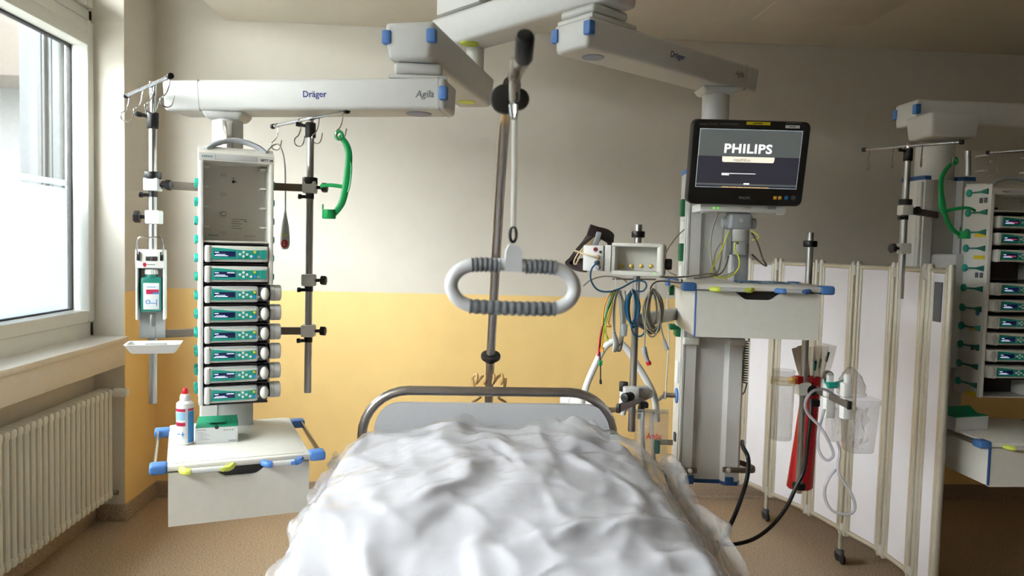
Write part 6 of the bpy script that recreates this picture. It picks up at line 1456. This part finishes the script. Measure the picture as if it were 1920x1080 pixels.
# ================================================================== SECOND BED PLACE BEHIND THE SCREEN
F2 = Fr(at(1838, 745, 2.98), 0.0)
f2 = lambda px, py, ly=0.0: F2.px(px, py, ly)
H2 = f2(1846, 358).z
zb2_ = f2(1850, 395).z                                # first pump top
SP2 = 0.0700
bay2 = zb2_+0.004
slots2 = [bay2-0.008-SP2*(k+1) for k in range(10)]
rk2, cap2 = make_rack(F2, 'shaded pump rack with green release levers behind the folding screen', H2, slots2+[bay2-0.008], bay=bay2, W=0.25, dep=0.165, x0=0.0)
g = G(); g.bb((-0.004, 0.0, -0.002), (0.001, 0.17, H2+0.03), 0.002); sp_ = P(g, 'side_plate', 'white', rk2)
for k, py in enumerate((355, 393, 430, 460, 497, 535, 572, 607, 642, 678, 712)):
    zc = f2(1810, py, 0.09).z-0.012
    g = G(); g.cyl((-0.012, 0.135, zc), (-0.003, 0.135, zc), 0.0165, n=20, bev=0.003); P(g, 'release_lever', 'teal', rk2)
    g = G(); poly = [(0.120, -0.003), (0.06, -0.004), (0.018, -0.012), (0.018, 0.012), (0.06, 0.004), (0.120, 0.003)]; n_ = 6; vs = []
    for xx in (-0.010, -0.003): vs += [(xx, yy, zc+zz) for yy, zz in poly]
    g.add(vs, [tuple(range(n_)), tuple(reversed(range(n_, 2*n_)))]+[(i, (i+1) % n_, n_+(i+1) % n_, n_+i) for i in range(n_)]); P(g, 'lever_tail', 'teald', rk2)
for py, m_ in ((376, 'dgrey'), (441, 'yel'), (482, 'yel'), (515, 'dgrey'), (585, 'mblue'), (615, 'yel'), (650, 'dgrey'), (735, 'yel')):
    zc = f2(1815, py, 0.08).z
    g = G()
    if m_ == 'dgrey':
        for dy in (0.0, 0.028): g.bb((-0.0055, 0.022+dy, zc-0.011), (-0.0035, 0.042+dy, zc+0.011))
    elif m_ == 'mblue': g.cyl((-0.0058, 0.04, zc), (-0.0035, 0.04, zc), 0.012, n=18)
    else: g.bb((-0.0055, 0.02, zc-0.008), (-0.0035, 0.085, zc+0.008))
    P(g, 'side_label', m_, rk2)
text('B BRAUN', 'lettering', 'inkgreen', cap2, 0.055, -0.0024, H2, width=0.032, bold=0.01)
far_lab = ['first of the shaded pumps in the rack behind the screen, lit display', 'second shaded pump from the top in the rack behind the screen', 'third shaded pump from the top, above the gap behind the screen', None,
           'fourth shaded pump, first below the gap in the rack behind screen', 'fifth shaded pump from the top in the rack behind the screen', 'sixth shaded pump from the top in the rack behind the screen', 'seventh shaded pump from the top in the rack behind the screen', 'eighth shaded pump, second from the bottom behind the folding screen', 'lowest shaded pump in the rack behind the folding screen']
for k in range(10):
    if k == 3: continue
    f = Fr(F2.wd((0.124 if k < 3 else 0.1385, -0.002, slots2[k])), 0.0)
    t = make_pump('infusion_pump', far_lab[k], f, False, lit=k < 3); t['group'] = 'pumps in the rack behind the screen'
    if k > 3:
        g = G(); g.bb((-0.118, -0.012, 0.004), (-0.090, 0.05, 0.056), 0.006); P(g, 'pump_door', 'white2', t)
        g = G(); g.ball((-0.101, -0.012, 0.03), (0.011, 0.005, 0.02), 14); P(g, 'door_latch', 'lgrey', t)
# far pendant: boom, tube, column
fp_ = thing('ceiling_pendant', 'shaded ceiling pendant behind the folding screen, right edge of photo', 'medical pendant', loc=at(1765, 235, 3.32)); WF = w2(fp_)
def PF(g, n, m, parent=None, **k):
    o = P(g, n, m, parent or fp_, **k); o.data.transform(WF); return o
ax = at(1765, 262, 3.32)
a1, a2 = at(1704, 215, 3.42), at(2250, 205, 3.42)
zq0, zq1 = at(1760, 238, 3.42).z, at(1760, 196, 3.42).z
g = G(); TF, LF = armbox(g, (a1.x+0.1, 3.45), (a2.x, 3.45), 0.18, zq0, zq1+0.01, 0.1, 0.1, 0.014, 0.86); bm_ = PF(g, 'boom', 'arm')
corner_clips(bm_, TF, LF, 0.18, 0.045, PF)
g = G(); zh0, zh1 = at(1760, 262, 3.32).z, at(1760, 217, 3.32).z; g.box((ax.x-0.0, 3.32, (zh0+zh1)/2), (0.235, 0.2, zh1-zh0), 0.014, 3, None, taper=(0.9, 0.9)); PF(g, 'joint_cover', 'arm')
zct2 = at(1760, 340, 3.36).z
g = G(); g.cyl((ax.x, 3.36, zh0-0.02), (ax.x, 3.36, zct2), 0.082, n=28); PF(g, 'support_tube', 'arm')
g = G(); g.cyl((a2.x, 3.45, zq1), (a2.x, 3.45, ZC), 0.07, n=24); PF(g, 'ceiling_tube', 'arm')
zbt = at(1800, 800, 3.3).z
TF2 = Matrix.Translation((at(1772, 500, 3.30).x, 3.30, 0))
g = G(); vprism(g, [(x*1.05, y) for x, y in prof], zbt, zct2, TF2); cf = PF(g, 'column', 'aluside')
g = G(); vprism(g, [(x*1.1, y-0.003) for x, y in prof], zct2, zct2+0.018, TF2); PF(g, 'top_cap', 'dblue', cf)
g = G(); g.box((-0.125, 0.02, (zbt+zct2)/2), (0.014, 0.03, zct2-zbt-0.02), 0.003, 2, TF2); PF(g, 'side_strip', 'arm', cf)
g = G(); a = F2.wd((0.1, 0.165, 0.4)); g.bb((a.x-0.14, 3.13, a.z-0.3), (a.x+0.06, 3.34, a.z+0.2), 0.01); PF(g, 'rack_bracket', 'lgrey', cf)
# drawer unit and box
F3 = Fr(at(1857, 838, 2.72), 0.0)
F3b = Fr(F3.wd((0.21, 0, 0)), 0.0)
d3, d3t, _ = make_drawer(F3b, 'shaded drawer unit behind the screen, green-lidded box on it', 0.42, 0.42, at(1857, 838, 2.72).z-at(1857, 912, 2.72).z, topz=0.020)
g = G(); g.bb((-0.214, -0.007, -0.15), (-0.2105, 0.004, 0.0)); P(g, 'edge_strip', 'dblue', d3)
c0 = F3b.pz(1833, 806, 0.0224); FXb = Fr(F3b.wd((c0.x, c0.y, 0.0224)), 14.0)
bx3 = thing('glove_box', 'white carton with raised green lid on the shaded drawer unit', 'box', FXb)
g = G(); g.bb((-0.115, 0, 0), (0.055, 0.10, 0.055)); P(g, 'carton', 'card', bx3)
g = G(); g.bb((-0.115, 0, 0.055), (0.055, 0.10, 0.058)); g.add([(-0.10, 0.05, 0.058), (0.05, 0.05, 0.058), (0.05, 0.085, 0.082), (-0.07, 0.085, 0.082), (-0.10, 0.051, 0.056), (0.05, 0.051, 0.056), (0.05, 0.086, 0.080), (-0.07, 0.086, 0.080)], [(0, 1, 2, 3), (7, 6, 5, 4), (0, 4, 5, 1), (1, 5, 6, 2), (2, 6, 7, 3), (3, 7, 4, 0)]); P(g, 'lid', 'gbox', bx3)
# infusion stands there
fs1, fsb = iv_stand('shaded infusion stand behind the screen, left of the far pendant', 1697, 276, 1688, 560, 3.02, [(379, 'ring'), (394, 'main'), (466, 'left')], ((1620, 282, 3.16), (1803, 265, 2.86)), (0.06, 0.32, 0.62, 0.93), collar=289)
zc = at(1715, 394, 3.02).z; a = Vector((fsb.x, fsb.y, zc)); e = Vector((ax.x, 3.32, zc)); d = e-a
g = G(); T = Matrix.Translation((a+e)/2) @ Matrix.Rotation(math.atan2(d.y, d.x), 4, 'Z'); g.box((0, 0, 0), (d.length, 0.014, 0.03), 0.003, 2, T); PF(g, 'stand_arm', 'brownbar')
fs2, fsb2 = iv_stand('second shaded infusion stand behind the screen, cut by the right photo edge', 1960, 275, 1950, 640, 3.16, [(400, 'main')], ((1852, 291, 3.30), (2060, 268, 2.98)), (0.10, 0.42, 0.7), collar=290)
zc = at(1958, 400, 3.16).z; a = Vector((fsb2.x, fsb2.y, zc)); e = Vector((F2.o.x+0.1, 3.32, zc)); d = e-a
g = G(); T = Matrix.Translation((a+e)/2) @ Matrix.Rotation(math.atan2(d.y, d.x), 4, 'Z'); g.box((0, 0, 0), (d.length, 0.014, 0.03), 0.003, 2, T); PF(g, 'stand_arm', 'brownbar')
g = G(); a_, b_ = at(1815, 283, 3.12), at(1815, 330, 3.12); g.cyl(b_, a_, 0.0125, n=18); PF(g, 'short_post', 'steel')
green_carrier('green bottle carrier hanging in the shade behind the screen',
    [(1790, 303), (1778, 313), (1767, 330), (1764, 352), (1768, 380), (1772, 402), (1782, 425), (1796, 438), (1806, 442)], (1808, 440), [(1772, 396), (1796, 391), (1816, 390), (1828, 395)], None, 2.90,
    loop=[(1767, 352), (1762, 372), (1763, 392), (1770, 402)])
